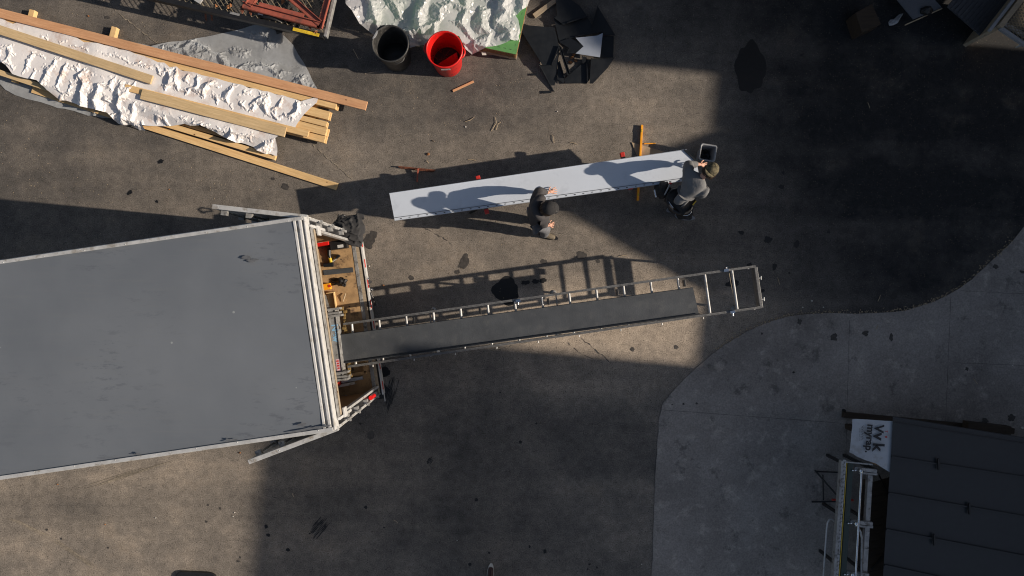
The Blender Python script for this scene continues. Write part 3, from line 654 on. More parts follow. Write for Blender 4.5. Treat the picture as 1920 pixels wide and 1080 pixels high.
# doors, swung round against the sides
def door(hinge_v, du_, name, label):
    hp = T(.0, hinge_v); du_ = du_.normalized(); q = Vector((-du_.y, du_.x, 0)); 
    if q.y < 0: q = -q
    mb = MB(); mb.frame(hp, du_, q, UZ, (.03, 1.10), (-.018, .018), (FZ+.02, RZ-.16)); d = mb.build('door', M_white, tr); d['label'] = label
    mb = MB(); mb.frame(hp, du_, q, UZ, (0, 1.13), (-.027, .027), (RZ-.159, RZ-.10)); 
    for k in (.1, .42, .74, 1.06): mb.lathe(hp+du_*k+UZ*(RZ-.10), [(.008, 0), (.006, .004), (0, .005)], 6)
    mb.build('top_rail', M_alu, d, bevel=.004)
    mb = MB(); mb.frame(hp, du_, q, UZ, (1.101, 1.13), (-.024, .024), (FZ, RZ-.16)); mb.build('edge_rail', M_alu, d, bevel=.003)
    inn = q if hinge_v < 0 else -q
    for k in (1.02, .72):
        mb = MB(); b0 = hp+du_*k+inn*.05; mb.tube([b0+UZ*(FZ+.0), b0+UZ*(RZ-.2)], .013, 8)
        rod = mb.build('lock_rod', M_alud, d)
        mb = MB()
        mb.frame(b0+UZ*(RZ-1.6), du_, inn, UZ, (-.35, .01), (.0, .03), (0, .035)); mb.build('latch_handle', M_alud, d)
        for z in (RZ-.25, RZ-.8, RZ-1.25, RZ-1.9): mb = MB(); mb.frame(b0+UZ*z, du_, q, UZ, (-.035, .035), (-.035, .035), (0, .06)); mb.build('latch', M_alud, d)
    return d
e1 = P(408, 388, RZ-.1); h1 = T(0, HW); e2 = P(470, 865, RZ-.1); h2 = T(0, -HW)
door(HW, Vector((e1.x-h1.x, e1.y-h1.y, 0)), 'door', 'rear door swung open beside the hanging jacket')
door(-HW, Vector((e2.x-h2.x, e2.y-h2.y, 0)), 'door', 'rear door swung wide open on the lower side')
for s in (1, -1):
    for u in (3.6, 4.5):
        mb = MB(); ce = T(u, s*(HW-.19), .34); pr = []
        ax = V*s; a1 = U; n = 28; prof = [(.12, -.1), (.2, -.11), (.32, -.1), (.34, -.06), (.34, .06), (.32, .1), (.2, .11), (.12, .1)]
        vs = [ce+ax*w2+(a1*math.cos(2*math.pi*k/n)+UZ*math.sin(2*math.pi*k/n))*r for r, w2 in prof for k in range(n)]
        mb.add(vs, [(i*n+k, i*n+(k+1) % n, (i+1)*n+(k+1) % n, (i+1)*n+k) for i in range(7) for k in range(n)], 0, True)
        wh = mb.build('wheel', M_black, tr)
        mb = MB(); mb.tube([ce+ax*.02, ce+ax*.09], .19, 20); mb.build('rim', M_alud, wh)

# ------------------------------------------------------------------ things on the trailer floor
def stick(name, label, cat, p0, p1, wd, ht, m, group=None, bevel=.002):
    """single board-like thing; pixel ends p=(px,py,z of the top face)"""
    o = rbar(name, P(*p0), P(*p1), wd, ht, m, bevel=bevel); return tag(o, label, cat, group)
FL = FZ
hm = thing('hammer', 'hammer with a yellow collar lying on the plywood trailer floor', 'hammer', P(620, 490, FL))
mb = MB(); mb.tube([P(619, 494, FL+.03), P(633, 483, FL+.03)], [.012, .012]); mb.build('handle', M_alud, hm)
mb = MB(); mb.bar(P(630.5, 484, FL+.035), P(637, 478.5, FL+.035), .035, .05); mb.build('head', M_blackmetal, hm, bevel=.004)
hm2 = thing('mallet', 'black mallet with a yellow band standing across the trailer floor', 'mallet', P(617, 480, FL))
mb = MB(); mb.tube([P(617, 465, FL+.05), P(617, 478, FL+.045), P(619, 484, FL+.04)], [.035, .03, .02]); mb.build('handle', M_black, hm2)
mb = MB(); mb.tube([P(618.5, 484, FL+.045), P(620.5, 492, FL+.045)], .025); mb.build('band', M_yellow, hm2)
mb = MB(); mb.tube([P(607, 497, FL+.04), P(625, 496, FL+.04)], [.032, .036], 12); mb.build('head', M_blackmetal, hm2)
o = stick('metal_strip', 'short dark flat metal strip lying on the trailer floor below the hammer', 'metal strip', (606.5, 511.5, FL+.012), (662, 506, FL+.012), .078, .006, M_panel)
def lump(name, label, cat, px, py, z, rx, ry, h, m, seed=0, n=14, amp=.35, s=9, group=None, parent=None, base=0):
    c = P(px, py, z); mb = MB(); vs = []; fs = []; nr = 8
    for i in range(nr+1):
        ph = math.pi/2*i/nr
        for k in range(n*2):
            t = math.pi*k/n; r = math.cos(ph); q = 1+amp*noise.noise(Vector((math.cos(t)*r*1.7+seed, math.sin(t)*r*1.7, ph*1.5)))+amp*.5*noise.noise(Vector((math.cos(t)*r*5+seed, math.sin(t)*r*5, 7)))
            x = rx*r*q*math.cos(t); y = ry*r*q*math.sin(t); zz = h*math.sin(ph)*(1+amp*noise.noise(Vector((x*s, y*s, seed))))
            vs.append(c+Vector((x, y, zz)))
    m_ = 2*n
    fs = [(i*m_+k, i*m_+(k+1) % m_, (i+1)*m_+(k+1) % m_, (i+1)*m_+k) for i in range(nr) for k in range(m_)]
    mb.add(vs, fs, 0, False)
    o = mb.build(name, m, parent)
    if parent is None: tag(o, label, cat, group)
    return o
gl = thing('work_gloves', 'pair of crumpled black work gloves on the trailer floor', 'gloves', P(640, 528, FL))
lump('glove', '', '', 637, 528, FL, .075, .055, .07, M_black, 3, parent=gl, amp=.6); lump('glove', '', '', 645, 529, FL, .045, .07, .06, M_black, 5, parent=gl, amp=.6)
mb = MB()
for k in range(4): mb.tube([P(630+k*.5, 523+k*3.2, FL+.03), P(623-k*.4, 524+k*3.6, FL+.02), P(621, 525+k*3.4, FL+.01)], [.012, .011, .008], 6)
mb.build('fingers', M_black, gl)
ob = thing('orange_case', 'small bright orange plastic case against the machine end', 'case', P(614, 537, FL))
mb = MB(); mb.frame(P(614, 537, FL), U, V, UZ, (-.065, .09), (-.052, .045), (0, .07)); mb.build('shell', M_orange, ob, bevel=.012)
mb = MB(); mb.frame(P(619, 536, FL+.07), U, V, UZ, (-.01, .03), (-.02, .02), (0, .006)); mb.build('label', M_redp, ob)
mb = MB(); pp = [P(606, 581, FL), P(602, 553, FL), P(611, 553, FL), P(620, 580, FL)]; mb.prism(pp, FL, FL+.02); tag(mb.build('steel_plate', M_alud), 'thin grey steel plate leaning at the header above the machine', 'plate')
sb = thing('wood_tray', 'small open wood tray on the trailer floor beside the machine', 'tray', P(622, 568, FL))
mb = MB(); q0 = P(622, 564, FL)
mb.frame(q0, U, V, UZ, (-.055, .05), (-.13, .13), (0, .012)); mb.frame(q0, U, V, UZ, (-.07, -.056), (-.13, .13), (0, .07)); mb.frame(q0, U, V, UZ, (-.056, .05), (.118, .13), (.0125, .07)); mb.build('tray', M_pine, sb)
mb = MB(); mb.tube([P(648, 550, FL+.03), P(646, 556, FL+.05), P(643, 566, FL+.02)], [.006, .012, .005], 6); tag(mb.build('twig', M_twig), 'curled brown bark strip on the plywood trailer floor', 'bark')
for i, (x, y) in enumerate([(640, 486), (655, 575), (634, 580), (650, 519), (645, 587)]): lump('wood_chip', ['crumb of wood by the hammer head on the trailer floor', 'crumb of wood nearest the sill under the bark strip', 'crumb of wood beside the machine gears', 'crumb of wood beside the gloves', 'crumb of wood above the square cut holes of shade'][i], 'wood chip', x, y, FL, .014, .008, .01, M_darkwood, i, 5)
rb = thing('red_toolbox', 'red toolbox against the upper trailer wall', 'toolbox', P(606, 458, FL))
q0 = P(606, 455, FL); mb = MB(); mb.frame(q0, U, V, UZ, (-.12, .16), (-.06, .09), (0, .16)); mb.build('body', M_red, rb, bevel=.01)
mb = MB(); mb.frame(q0+UZ*.16, U, V, UZ, (-.04, .06), (-.01, .02), (0, .03)); mb.build('handle', M_white, rb)
rb = thing('black_toolbox', 'black box with a white and blue label against the upper trailer wall', 'toolbox', P(635, 461, FL))
q0 = P(634, 461, FL); mb = MB(); mb.frame(q0, U, V, UZ, (-.17, .10), (-.06, .09), (0, .13)); mb.build('body', M_black, rb, bevel=.01)
mb = MB(); mb.frame(q0+UZ*.13, U, V, UZ, (-.11, -.02), (-.045, .0), (0, .003)); mb.build('label', M_white, rb)
for nm, a_, b_, wd, mm, lb in (('metal_channel', (640, 715.5), (680, 708.5), .045, M_bluegrey, 'grey metal channel offcut on the dark floor behind the machine'), ('metal_channel', (629, 725.5), (665, 718), .038, M_white, 'pale metal channel offcut nearest the lower wall')):
    t = thing(nm, lb, 'channel', P(a_[0], a_[1], FL)); mb = MB(); p, q = P(*a_, FL+.10), P(*b_, FL+.10); mb.bar(p, q, wd, .004); d = (q-p).normalized(); s = Vector((-d.y, d.x, 0))
    mb.bar(p+s*wd/2-UZ*.05, q+s*wd/2-UZ*.05, .003, .1); mb.bar(p-s*wd/2-UZ*.05, q-s*wd/2-UZ*.05, .003, .1); mb.build('channel', mm, t)
for (x, y, x2, y2, lb) in ((643, 750, 652, 744, 'short grey pipe piece standing nearer the tail light'), (633, 755.5, 639, 752, 'short grey pipe piece half under the header')):
    mb = MB(); mb.tube([P(x, y, FL+.06), P(x2, y2, FL+.06)], .036, 14); mb.tube([P(x-1, y+.6, FL+.06), P(x, y, FL+.06)], .03, 14, 1); tag(mb.build('pipe_piece', [M_pvc, M_black]), lb, 'pipe')
mb = MB(); mb.frame(P(634, 718, FL), U, V, UZ, (-.06, .07), (-.03, .03), (0, .25)); tag(mb.build('red_block', M_redp, bevel=.006), 'dark red block under the lower end of the machine', 'block')
wf = thing('wood_cradle', 'plywood frame under the run-out ladder on the trailer floor', 'frame', P(675, 690, FL))
mb = MB(); mb.bar(P(645, 705, FL+.04), P(688, 698, FL+.04), .05, .06); mb.bar(P(686, 698, FL+.04), P(684, 680, FL+.04), .05, .06); mb.bar(P(640, 650, FL+.04), P(683, 644, FL+.04), .05, .06); mb.build('frame', M_ply, wf)

# ------------------------------------------------------------------ roll former in the trailer
rf = thing('roll_former', 'roll forming machine with a long grey cover and brass gears inside the trailer rear', 'machine', P(631, 645, FL))
a_, b_ = P(621, 578, 1.22), P(637, 713, 1.22); d = (b_-a_).normalized(); s = Vector((d.y, -d.x, 0))
if s.x < 0: s = -s
def rfb(mb, l0, l1, w0, w1, z0, z1, m=0): mb.frame(Vector((a_.x, a_.y, 0)), d, s, UZ, (l0, l1), (w0, w1), (z0, z1), m)
LL = (b_-a_).length
mb = MB(); rfb(mb, 0, LL, -.045, .045, .98, 1.2); mb.build('cover', M_alud, rf, bevel=.005)
mb = MB(); rfb(mb, 0, LL, .046, .052, 1.0, 1.215); rfb(mb, 0, LL, -.052, -.046, 1.0, 1.215); mb.build('edge_strip', M_alud, rf)
mb = MB(); rfb(mb, .0, LL, -1.2, -.06, .62, 1.0); mb.build('body', M_alud, rf)
for l_ in (.05, LL-.1):
    mb = MB(); rfb(mb, l_, l_+.05, -.04, .04, FL, .62); rfb(mb, l_, l_+.05, -1.1, -1.02, FL, .62); mb.build('leg', M_black, rf)
r_ = random.Random(5)
for l0, l1 in ((.0, .40), (.82, LL)):
    mb = MB(); l_ = l0+.02
    while l_ < l1:
        c = Vector((a_.x, a_.y, 0))+d*l_+s*(.075+r_.uniform(0, .03))+UZ*(1.02+r_.uniform(-.1, .12)); rr = r_.uniform(.018, .034)
        mb = MB(); mb.tube([c, c+s*r_.uniform(.02, .05)], rr, 9); l_ += r_.uniform(.03, .06); mb.build('gear', M_brass, rf)
mb = MB()
for l0 in (0.0, .06, .1, LL-.12, LL-.06, LL-.02):
    mb = MB(); rfb(mb, l0, l0+.03, -.06-r_.random()*.03, .09+r_.random()*.05, 1.05, 1.222+r_.random()*.03)
    mb.build('end_plate', M_alud, rf)
mb = MB(); org = Vector((a_.x, a_.y, 1.2015))+d*.235-s*.012
text_mb(mb, 'New', org-s*.018, d, s, .13, 0, bold=True); mb.build('marker_writing', M_blueink, rf)
mb = MB(); rfb(mb, .74, .91, -.03, .03, 1.2, 1.2035, 0); lb = mb.build('warning_label', M_pinklabel, rf)
mb = MB(); 
for k in range(4): rfb(mb, .76+k*.035, .78+k*.035, -.02+.006*(k % 2), .015, 1.204, 1.205)
mb.build('print', M_redp, lb)

# ------------------------------------------------------------------ run-out stand and panel on it
ZR = 1.02
ro = thing('runout_stand', 'long aluminium run-out stand with rungs reaching from the trailer into the yard', 'run-out stand', P(1425, 540))
uA, uB = P(644, 609, ZR), P(1417, 500.5, ZR); lA, lB = P(652, 689, ZR), P(1428, 577, ZR)
for p, q in ((uA, uB), (lA, lB)):
    mb = MB(); mb.bar(p-UZ*.03, q-UZ*.03, .012, .075); e = (q-p).normalized(); s_ = Vector((-e.y, e.x, 0))
    mb.bar(p+s_*.012, q+s_*.012, .028, .008); mb.bar(p+s_*.012-UZ*.07, q+s_*.012-UZ*.07, .028, .008)
    ral = mb.build('rail', M_rail, ro)
pA, pB = P(638, 627, ZR+.045), P(1299, 538.5, ZR+.045); qA, qB = P(641, 682, ZR+.045), P(1311, 590.5, ZR+.045)
for k in range(16):
    t = (659-644)/(1417-644)+k*51.0/773
    if t > 1: break
    p = uA.lerp(uB, t); q = lA.lerp(lB, t)
    mb = MB(); mb.tube([p-UZ*.02, q-UZ*.02], .0185, 10); mb.build('rung', M_alu, ro)
mb = MB(); mb.bar(uB+(lB-uB)*.0-UZ*.02, lB-UZ*.02, .045, .05); mb.bar(uB-UZ*.14, lB-UZ*.14, .012, .14); mb.build('end_bar', M_rail, ro, bevel=.003)
for t in (.28, .80):
    mb = MB(); c = uB.lerp(lB, t); mb.tube([c-UZ*.02, c+Vector((.07, .01, -.02))], .008, 8); mb.tube([c+Vector((.06, -.02, -.02)), c+Vector((.06, .035, -.02))], .008, 8); mb.build('wing_bolt', M_alu, ro)
def leg(c, lean): 
    mb = MB(); mb.tube([c-UZ*.03, Vector((c.x+lean[0], c.y+lean[1], .01))], .019, 8); mb.lathe(Vector((c.x+lean[0], c.y+lean[1], 0)), [(.045, 0), (.045, .012), (.0, .014)], 10); mb.build('leg', M_alud, ro)
e = (uB-uA).normalized()
for t in (.985, .52, .20):
    leg(uA.lerp(uB, t), (0, .02)); leg(lA.lerp(lB, t), (0, -.02))
    if t < .9:
        mb = MB(); mb.bar(uA.lerp(uB, t)-UZ*.5, lA.lerp(lB, t)-UZ*.5, .02, .03); mb.build('brace', M_alud, ro)
for x, y in ((1362, 507), (1374, 585), (972, 564)):
    c = P(x, y, ZR+.01); mb = MB(); mb.frame(c, e, Vector((-e.y, e.x, 0)), UZ, (-.04, .03), (-.018, .02), (-.01, .02)); mb.tube([c, c+Vector((.0, .05 if y < 560 else -.05, .0))], .012, 8); mb.build('clamp', M_chrome, ro)
for x, y in ((776, 600), (900, 582), (1028, 565), (1157, 548), (1283, 531)):
    mb = MB(); c = P(x, y, ZR); mb.frame(c, e, Vector((-e.y, e.x, 0)), UZ, (-.016, .016), (-.05, .045), (-.05, .03)); mb.build('guide_block', M_black, ro, bevel=.004)
mb = MB(); mb.tube([P(1367, 512, ZR-.02), P(1372, 540, ZR-.02), P(1380, 582, ZR-.02)], .0035, 6); mb.build('cord', M_twig, ro)
mb = MB()
for k in range(9): 
    mb = MB(); t = .06+k*.1; c = lA.lerp(lB, t); mb.tube([c+Vector((0, -.015, -.02)), c+Vector((0, -.045, -.02))], .009, 8); mb.build('bolt', M_alu, ro)
pn = thing('formed_sheet', 'dark grey formed metal panel lying on the run-out stand', 'metal panel', (pA+qB)/2)
mb = MB(); mb.plate([pA, pB, qB, qA], .003); mb.build('pan', M_panel, pn)
dd = (pB-pA).normalized(); ss = Vector((-dd.y, dd.x, 0))
mb = MB(); mb.bar(pA-ss*.010+UZ*.010, pB-ss*.010+UZ*.010, .006, .026); mb.build('upper_rib', M_panel, pn)
mb = MB(); mb.bar(qA+ss*.010+UZ*.012, qB+ss*.010+UZ*.012, .004, .030); mb.bar(qA+ss*.018+UZ*.026, qB+ss*.018+UZ*.026, .016, .003); mb.build('lower_rib', M_blackmetal, pn)

# ------------------------------------------------------------------ pale sheet on saw horses
ZS = .80
sh = thing('light_metal_sheet', 'long pale grey metal sheet lying across two saw horses', 'metal sheet', P(1010, 350, ZS))
c1, c2, c3, c4, c5 = P(730, 362, ZS), P(1283, 281.5, ZS), P(1306, 303, ZS), P(1312, 335, ZS), P(740, 413.5, ZS)
mb = MB(); mb.plate([c1, c2, c3, c4, c5], .003); mb.build('face', M_light, sh)
dd = (c2-c1).normalized(); ss = Vector((-dd.y, dd.x, 0))
mb = MB(); mb.bar(c1-ss*.005+UZ*.007, P(1287, 280, ZS)-ss*.003+UZ*.007, .005, .016); mb.build('upper_hem', M_bluegrey, sh)
mb = MB(); mb.bar(c2+UZ*.012, c3+UZ*.012, .022, .02); mb.build('end_fold', M_blackmetal, sh)
d5 = (c4-c5).normalized(); s5 = Vector((-d5.y, d5.x, 0)); L5 = (c4-c5).length
mb = MB(); mb.bar(c5+s5*.040+UZ*.005, c4+s5*.040+UZ*.005, .004, .010); nl = mb.build('nail_line', M_blackmetal, sh)
mb = MB(); k = .1
while k < L5-.1:
    c = c5+d5*k+s5*.018+UZ*.002; mb.frame(c, d5, s5, UZ, (-.013, .013), (-.004, .006), (0, .002)); k += .132
mb.build('nail_slots', M_blackmetal, sh)
mb = MB(); mb.bar(c5-UZ*.012, c4-UZ*.012, .004, .024); mb.build('lower_lip', M_light, sh)
def sawhorse(xa, ya, xb, yb, label):
    p, q = P(xa, ya, .77), P(xb, yb, .77); t = thing('saw_horse', label, 'saw horse', Vector(((p.x+q.x)/2, (p.y+q.y)/2, 0)), 'saw horses under the pale sheet')
    mb = MB(); mb.bar(p-UZ*.03, q-UZ*.03, .06, .06); mb.build('beam', M_black, t, bevel=.004)
    dd = (q-p).normalized()
    for e_, o_ in ((p, -1), (q, 1)):
        mb = MB(); mb.frame(e_-UZ*.03, dd*o_, Vector((-dd.y, dd.x, 0)), UZ, (-.05, .022), (-.034, .034), (-.033, .036)); mb.build('end_cap', M_redp, t, bevel=.008)
    for e_, o_ in ((p, 1), (q, -1)):
        for s_ in (1, -1):
            mb = MB(); top = e_+dd*o_*.12-UZ*.06; nn = Vector((-dd.y, dd.x, 0)); mb.bar(top, Vector((top.x, top.y, 0))+nn*s_*.27+dd*o_*(.02), .035, .03); mb.build('leg', M_black, t)
    return t
sawhorse(896, 332, 913, 398, 'saw horse under the left half of the pale sheet')
sawhorse(1167, 288, 1183, 352, 'saw horse under the right half of the pale sheet, near the spirit level')
lv = thing('spirit_level', 'long orange spirit level lying on the asphalt under the sheet', 'spirit level', P(1200, 305))
mb = MB(); p, q = P(1204, 234, .055), P(1196, 376, .055); mb.bar(p-UZ*.0275, q-UZ*.0275, .024, .055); mb.bar(p-UZ*.003, q-UZ*.003, .034, .012); mb.build('body', M_orange, lv, bevel=.003)
mb = MB()
for t in (.08, .5, .92): c = p.lerp(q, t); mb.box(c+UZ*.0065, (.02, .05, .006))
mb.build('vial', M_yellow, lv)
mb = MB(); mb.bar(P(1208, 269.5, .02), P(1229, 269, .015), .016, .018); tag(mb.build('orange_peg', M_orange, bevel=.003), 'short orange peg beside the spirit level on the asphalt', 'peg')
mb = MB(); mb.prism([P(1184, 267), P(1246, 285), P(1210, 296), P(1196, 297)], .004, .016); tag(mb.build('cardboard_triangle', M_card), 'tan triangle of cardboard beside the level under the pale sheet', 'cardboard')
tb_ = thing('rusty_brace', 'rusty T-shaped steel bar lying on the asphalt left of the pale sheet', 'steel bar', P(783, 318))
mb = MB(); mb.bar(P(747, 312.5, .05), P(816, 319.5, .05), .02, .03); mb.bar(P(750, 313.5, .03), P(814, 321, .03), .035, .006); mb.build('cross_bar', M_rust, tb_)
mb = MB(); mb.bar(P(784, 316, .09), P(782, 341, .03), .018, .04); mb.build('stem', M_primer, tb_)


# ------------------------------------------------------------------ lumber pile under a tarp
pd = Vector((math.cos(R(14.3)), -math.sin(R(14.3)), 0)); pn_ = Vector((-pd.y, pd.x, 0))      # along the pile, and across it (towards the top of the picture)
GL = 'boards of the covered lumber pile'
stick('plank', 'long reddish plank lying over the top edge of the white tarp', 'plank', (-60, 9, .25), (687, 198.5, .235), .140, .038, M_fir)
stick('plank', 'long pale plank crossing the white tarp from the left edge of the picture', 'plank', (-60, 36, .30), (284, 149.5, .27), .140, .038, M_spruce)
stick('plank', 'wide weathered plank lying on the lower half of the white tarp', 'plank', (264.5, 176, .27), (535, 247.5, .25), .160, .038, M_spruce)
stick('plank', 'long pale plank flat on the asphalt, ending in the table shadow', 'plank', (60, 167, .045), (632, 350, .042), .115, .038, M_pine)
stick('plank', 'short narrow plank lying on the asphalt plank beside the tarp', 'plank', (70, 160, .12), (516, 295, .10), .085, .07, M_pine)
stick('plank', 'bright narrow plank just under the lower tarp hem', 'plank', (110, 162, .085), (505, 280, .07), .06, .038, M_pine)
stick('plank', 'brown shaded plank sticking out under the tarp at the left edge', 'plank', (-60, 116, .16), (90, 166, .14), .085, .04, M_spruce)
# stacked boards with their ends showing at the right
ends = [(630, 199, .200, .100), (617, 217, .202, .135), (612.5, 233, .2, .085), (611.5, 247, .198, .125), (609, 261.5, .16, .11)]
lbl = ['topmost board end in the picture of the uncovered stack', 'second board of the uncovered stack, wide and pale', 'third board of the uncovered stack, narrow between wide ones', 'fourth board of the uncovered stack with a dark knot', 'lowest board of the uncovered stack, bright orange']
kk = 0
for i, (x, y, z, wd) in enumerate(ends):
    q = P(x, y, z); p = q-pd*5.6
    o = rbar('stacked_board', p, q, wd, .037, M_pine); tag(o, lbl[i], 'board', GL)
    for j in (1, 2):
        if z-.0385*j < .09: continue
        q2 = q+pd*(.02*((i+j) % 3)-.02)-UZ*.0385*j; o = rbar('stacked_board', q2-pd*5.5, q2, wd, .037, M_pine)
        tag(o, ['under the topmost board end', 'under the second board', 'under the third board', 'under the fourth board', 'under the lowest board'][i]+' of the stack, '+('middle layer' if j == 1 else 'bottom layer'), 'board', GL)
q = P(578, 251, .24); o = rbar('stacked_board', q-pd*3.0, q, .10, .037, M_pine); tag(o, 'short pale board on top of the stack, ending beside the wide weathered plank', 'board', GL)
for i, (x, y) in enumerate([(60, 18), (214, 50)]):
    p = P(x, y, .088); t = stick('dunnage_block', 'square timber block sticking out from under the reddish plank, '+('nearer the left edge of the picture' if i == 0 else 'nearer the cloudy plastic'), 'timber block', (x, y, .088), (x, y, .088), .09, .088, M_pine) if False else None
    o = rbar('dunnage_block', p, p-pn_*1.2, .085, .088, M_pine); tag(o, 'timber block sticking out above the reddish plank, '+('nearest the left edge' if i == 0 else 'nearest the mesh deck'), 'timber block', 'timber blocks under the pile')
p = P(590, 195, .088)
o = rbar('dunnage_block', p, p-pn_*.5, .085, .088, M_pine); tag(o, 'square timber block under the uncovered end of the stack', 'timber block', 'timber blocks under the pile')
def PP(l, z=0.0): return [P(x, y, z).to_2d() for x, y in l]
ax0 = P(0, 75).to_2d(); dn2 = pn_.to_2d(); dl2 = pd.to_2d()
def along(x, y): return (Vector((x, y))-ax0).dot(dl2), (Vector((x, y))-ax0).dot(dn2)
def pile_base(x, y, d):
    u, v = along(x, y); edge = -.52-.05*math.sin(u*2.1); z_ = .212
    z_ += .035*max(0, fb(x, y, 2.2, 6))
    if v > .47: z_ = max(.03, .212-(v-.47)*2.0)
    if v < edge: t_ = min(1, (edge-v)/.16); z_ = .212-.085*t_
    if v < edge-.30: z_ = max(.012, .127-(edge-.30-v)*1.6)
    return z_
def pile_cap(x, y):
    z_ = 9.0
    for (ax_, ay_, bx_, by_, zt_) in PLK:
        t_ = ((x-ax_)*(bx_-ax_)+(y-ay_)*(by_-ay_))/((bx_-ax_)**2+(by_-ay_)**2); t_ = max(0, min(1, t_))
        dd_ = math.hypot(x-ax_-t_*(bx_-ax_), y-ay_-t_*(by_-ay_))
        if dd_ < .30: z_ = min(z_, zt_-.041+.55*max(0, dd_-.085))
    return z_
PLK = [(*P(-60, 36, .3).to_2d(), *P(284, 149.5, .27).to_2d(), .27), (*P(264.5, 176, .27).to_2d(), *P(535, 247.5, .25).to_2d(), .25), (*P(-60, 9, .25).to_2d(), *P(687, 198, .24).to_2d(), .235)]
tarp = sheet('white_tarp', PP([(-60, 8), (0, 34), (14, 41), (26, 45), (42, 43), (55, 45), (63, 41), (76, 43), (88, 50), (110, 57), (133, 63), (158, 80), (185, 84), (212, 90), (240, 97), (285, 112), (330, 128), (380, 141), (430, 155), (480, 168), (530, 180), (565, 190), (596, 183), (592, 193), (580, 203), (567, 216), (556, 232), (549, 248), (541, 243), (536, 238), (525, 250), (515, 258), (517, 275), (516, 290), (506, 287), (496, 286), (482, 281), (470, 272), (455, 268), (430, 262), (405, 247), (380, 237), (345, 232), (300, 234), (275, 233), (263, 232), (262, 241), (250, 239), (235, 232), (213, 227), (196, 209), (180, 204), (150, 197), (118, 186), (108, 185), (100, 178), (88, 168), (80, 158), (70, 150), (50, 146), (25, 138), (8, 118), (-60, 105)], .2), pile_base, M_tarp, capf=pile_cap, ex=.10, dirv=(.9, -.45), aniso=.17, coarse=.115, res=.026, lift=.20, seed=4, g=.0007, mn=.45, sx=1.2, smooth=False, ex2=1.055, bend2=.16)
tag(tarp, 'crumpled white tarp draped over the lumber pile', 'tarp')
def gray_z(x, y, d):
    u, v = along(x, y); return .012+.16*max(0, 1-max(0, v-.42)/.35)+.03*max(0, fb(x, y, 1.5, 3))
cp = sheet('plastic_sheet', PP([(240, 80), (290, 91), (305, 86), (323, 80), (352, 74), (400, 65), (454, 53), (472, 47), (492, 45), (508, 48), (515, 57), (518, 63), (526, 62), (535, 71), (548, 84), (557, 100), (567, 117), (577, 134), (587, 152), (598, 170), (560, 172), (450, 150), (350, 120)], .05), gray_z, M_clear, ex=.07, dirv=(.3, 1), aniso=.12, coarse=.15, res=.03, lift=.14, seed=9, g=.0015, ex2=1.05, bend2=.15, smooth=False)
tag(cp, 'wrinkled grey clear plastic sheet spread between the lumber pile and the mesh deck', 'plastic sheet')
def low_z(x, y, d): return .012+min(1, d/.06)*crum(x, y, 3, 2.2)*.06
cp = sheet('plastic_sheet', PP([(-60, 130), (2, 158), (12, 168), (30, 178), (50, 185), (80, 192), (110, 202), (140, 208), (165, 216), (190, 220), (212, 222), (200, 205), (150, 190), (100, 172), (60, 150), (0, 132)]), lambda x, y, d: .012, M_clear, ex=.06, coarse=.1, res=.03, lift=.08, seed=12, capf=lambda x, y: .08)
tag(cp, 'narrow strip of clear plastic on the asphalt under the left end of the pile', 'plastic sheet')

# ------------------------------------------------------------------ mesh deck trailer with a red steel frame
ZD = .52
def D(px, py, z=ZD): return P(px, py, z)
md = thing('deck_trailer', 'old flat trailer with a rusty expanded steel mesh deck and black side rail', 'trailer', P(560, 20))
k0, k1 = D(606, 68), D(100, -46); rd = (k1-k0).normalized(); rq = Vector((-rd.y, rd.x, 0))
if rq.y < 0: rq = -rq
Wd = 2.0
mb = MB(); mb.bar(k0-UZ*.05, k1-UZ*.05, .055, .12); mb.bar(k0+rq*.03, k1+rq*.03, .04, .012); mb.build('side_rail', M_black, md, bevel=.006)
mb = MB(); mb.bar(k0+rq*Wd-UZ*.05, k1+rq*Wd-UZ*.05, .055, .12); mb.build('side_rail', M_black, md)
mb = MB(); mb.bar(k0+rq*.0-rd*.03-UZ*.04, k0+rq*Wd-rd*.03-UZ*.04, .05, .1); mb.build('end_rail', M_alud, md, bevel=.006)
for k in range(8):
    mb = MB(); c = k0+rd*(.45+k*.55)-UZ*.07; mb.bar(c, c+rq*Wd, .05, .06); mb.build('cross_beam', M_black, md)
# expanded mesh: diagonal strands
mb = MB(); Ld = 3.6; st = .045; hst = .095
import itertools
nrow = int(Wd/st*1.0)
nx = int(Ld/hst)
for j in range(int(.9/st)):
    for i in range(nx):
        off = (j % 2)*hst/2; x = i*hst+off; y = .05+j*st
        a = k0+rd*(x)+rq*y; b = k0+rd*(x+hst/2)+rq*(y+st); c = k0+rd*(x+hst)+rq*y
        for p, q in ((a, b), (b, c)):
            s_ = Vector((-(q-p).y, (q-p).x, 0)).normalized()*.0045
            mb.add([p+s_, q+s_, q-s_-UZ*.004, p-s_-UZ*.004], [(0, 1, 2, 3)])
mb.build('mesh_deck', M_mesh, md)
mb = MB(); mb.bar(D(551, 54.5, ZD-.02)-rq*.012+UZ*.04, D(600, 66.5, ZD-.02)-rq*.012+UZ*.04, .05, .004); mb.build('yellow_sticker', M_yellow, md)
mb = MB(); mb.bar(D(431, 23.5, ZD+.02), D(449, 28, ZD+.02), .035, .004); mb.build('grey_label', M_alud, md)
for x in (385, 396): mb = MB(); mb.bar(P(x, 20, .40), P(x+1, 38, .25), .03, .01); mb.build('rope_hook', M_rust, md)
for (x, y) in ((300, -30), (520, 30)):
    for s_ in (0, 1):
        mb = MB(); c = P(x, y, .3)+rq*(s_*1.5-.05); mb.tube([c-rq*.1, c+rq*.1], .28, 20); w_ = mb.build('wheel', M_black, md)
        mb = MB(); mb.tube([c-rq*.11, c+rq*.11], .13, 14); mb.build('rim', M_alud, w_)
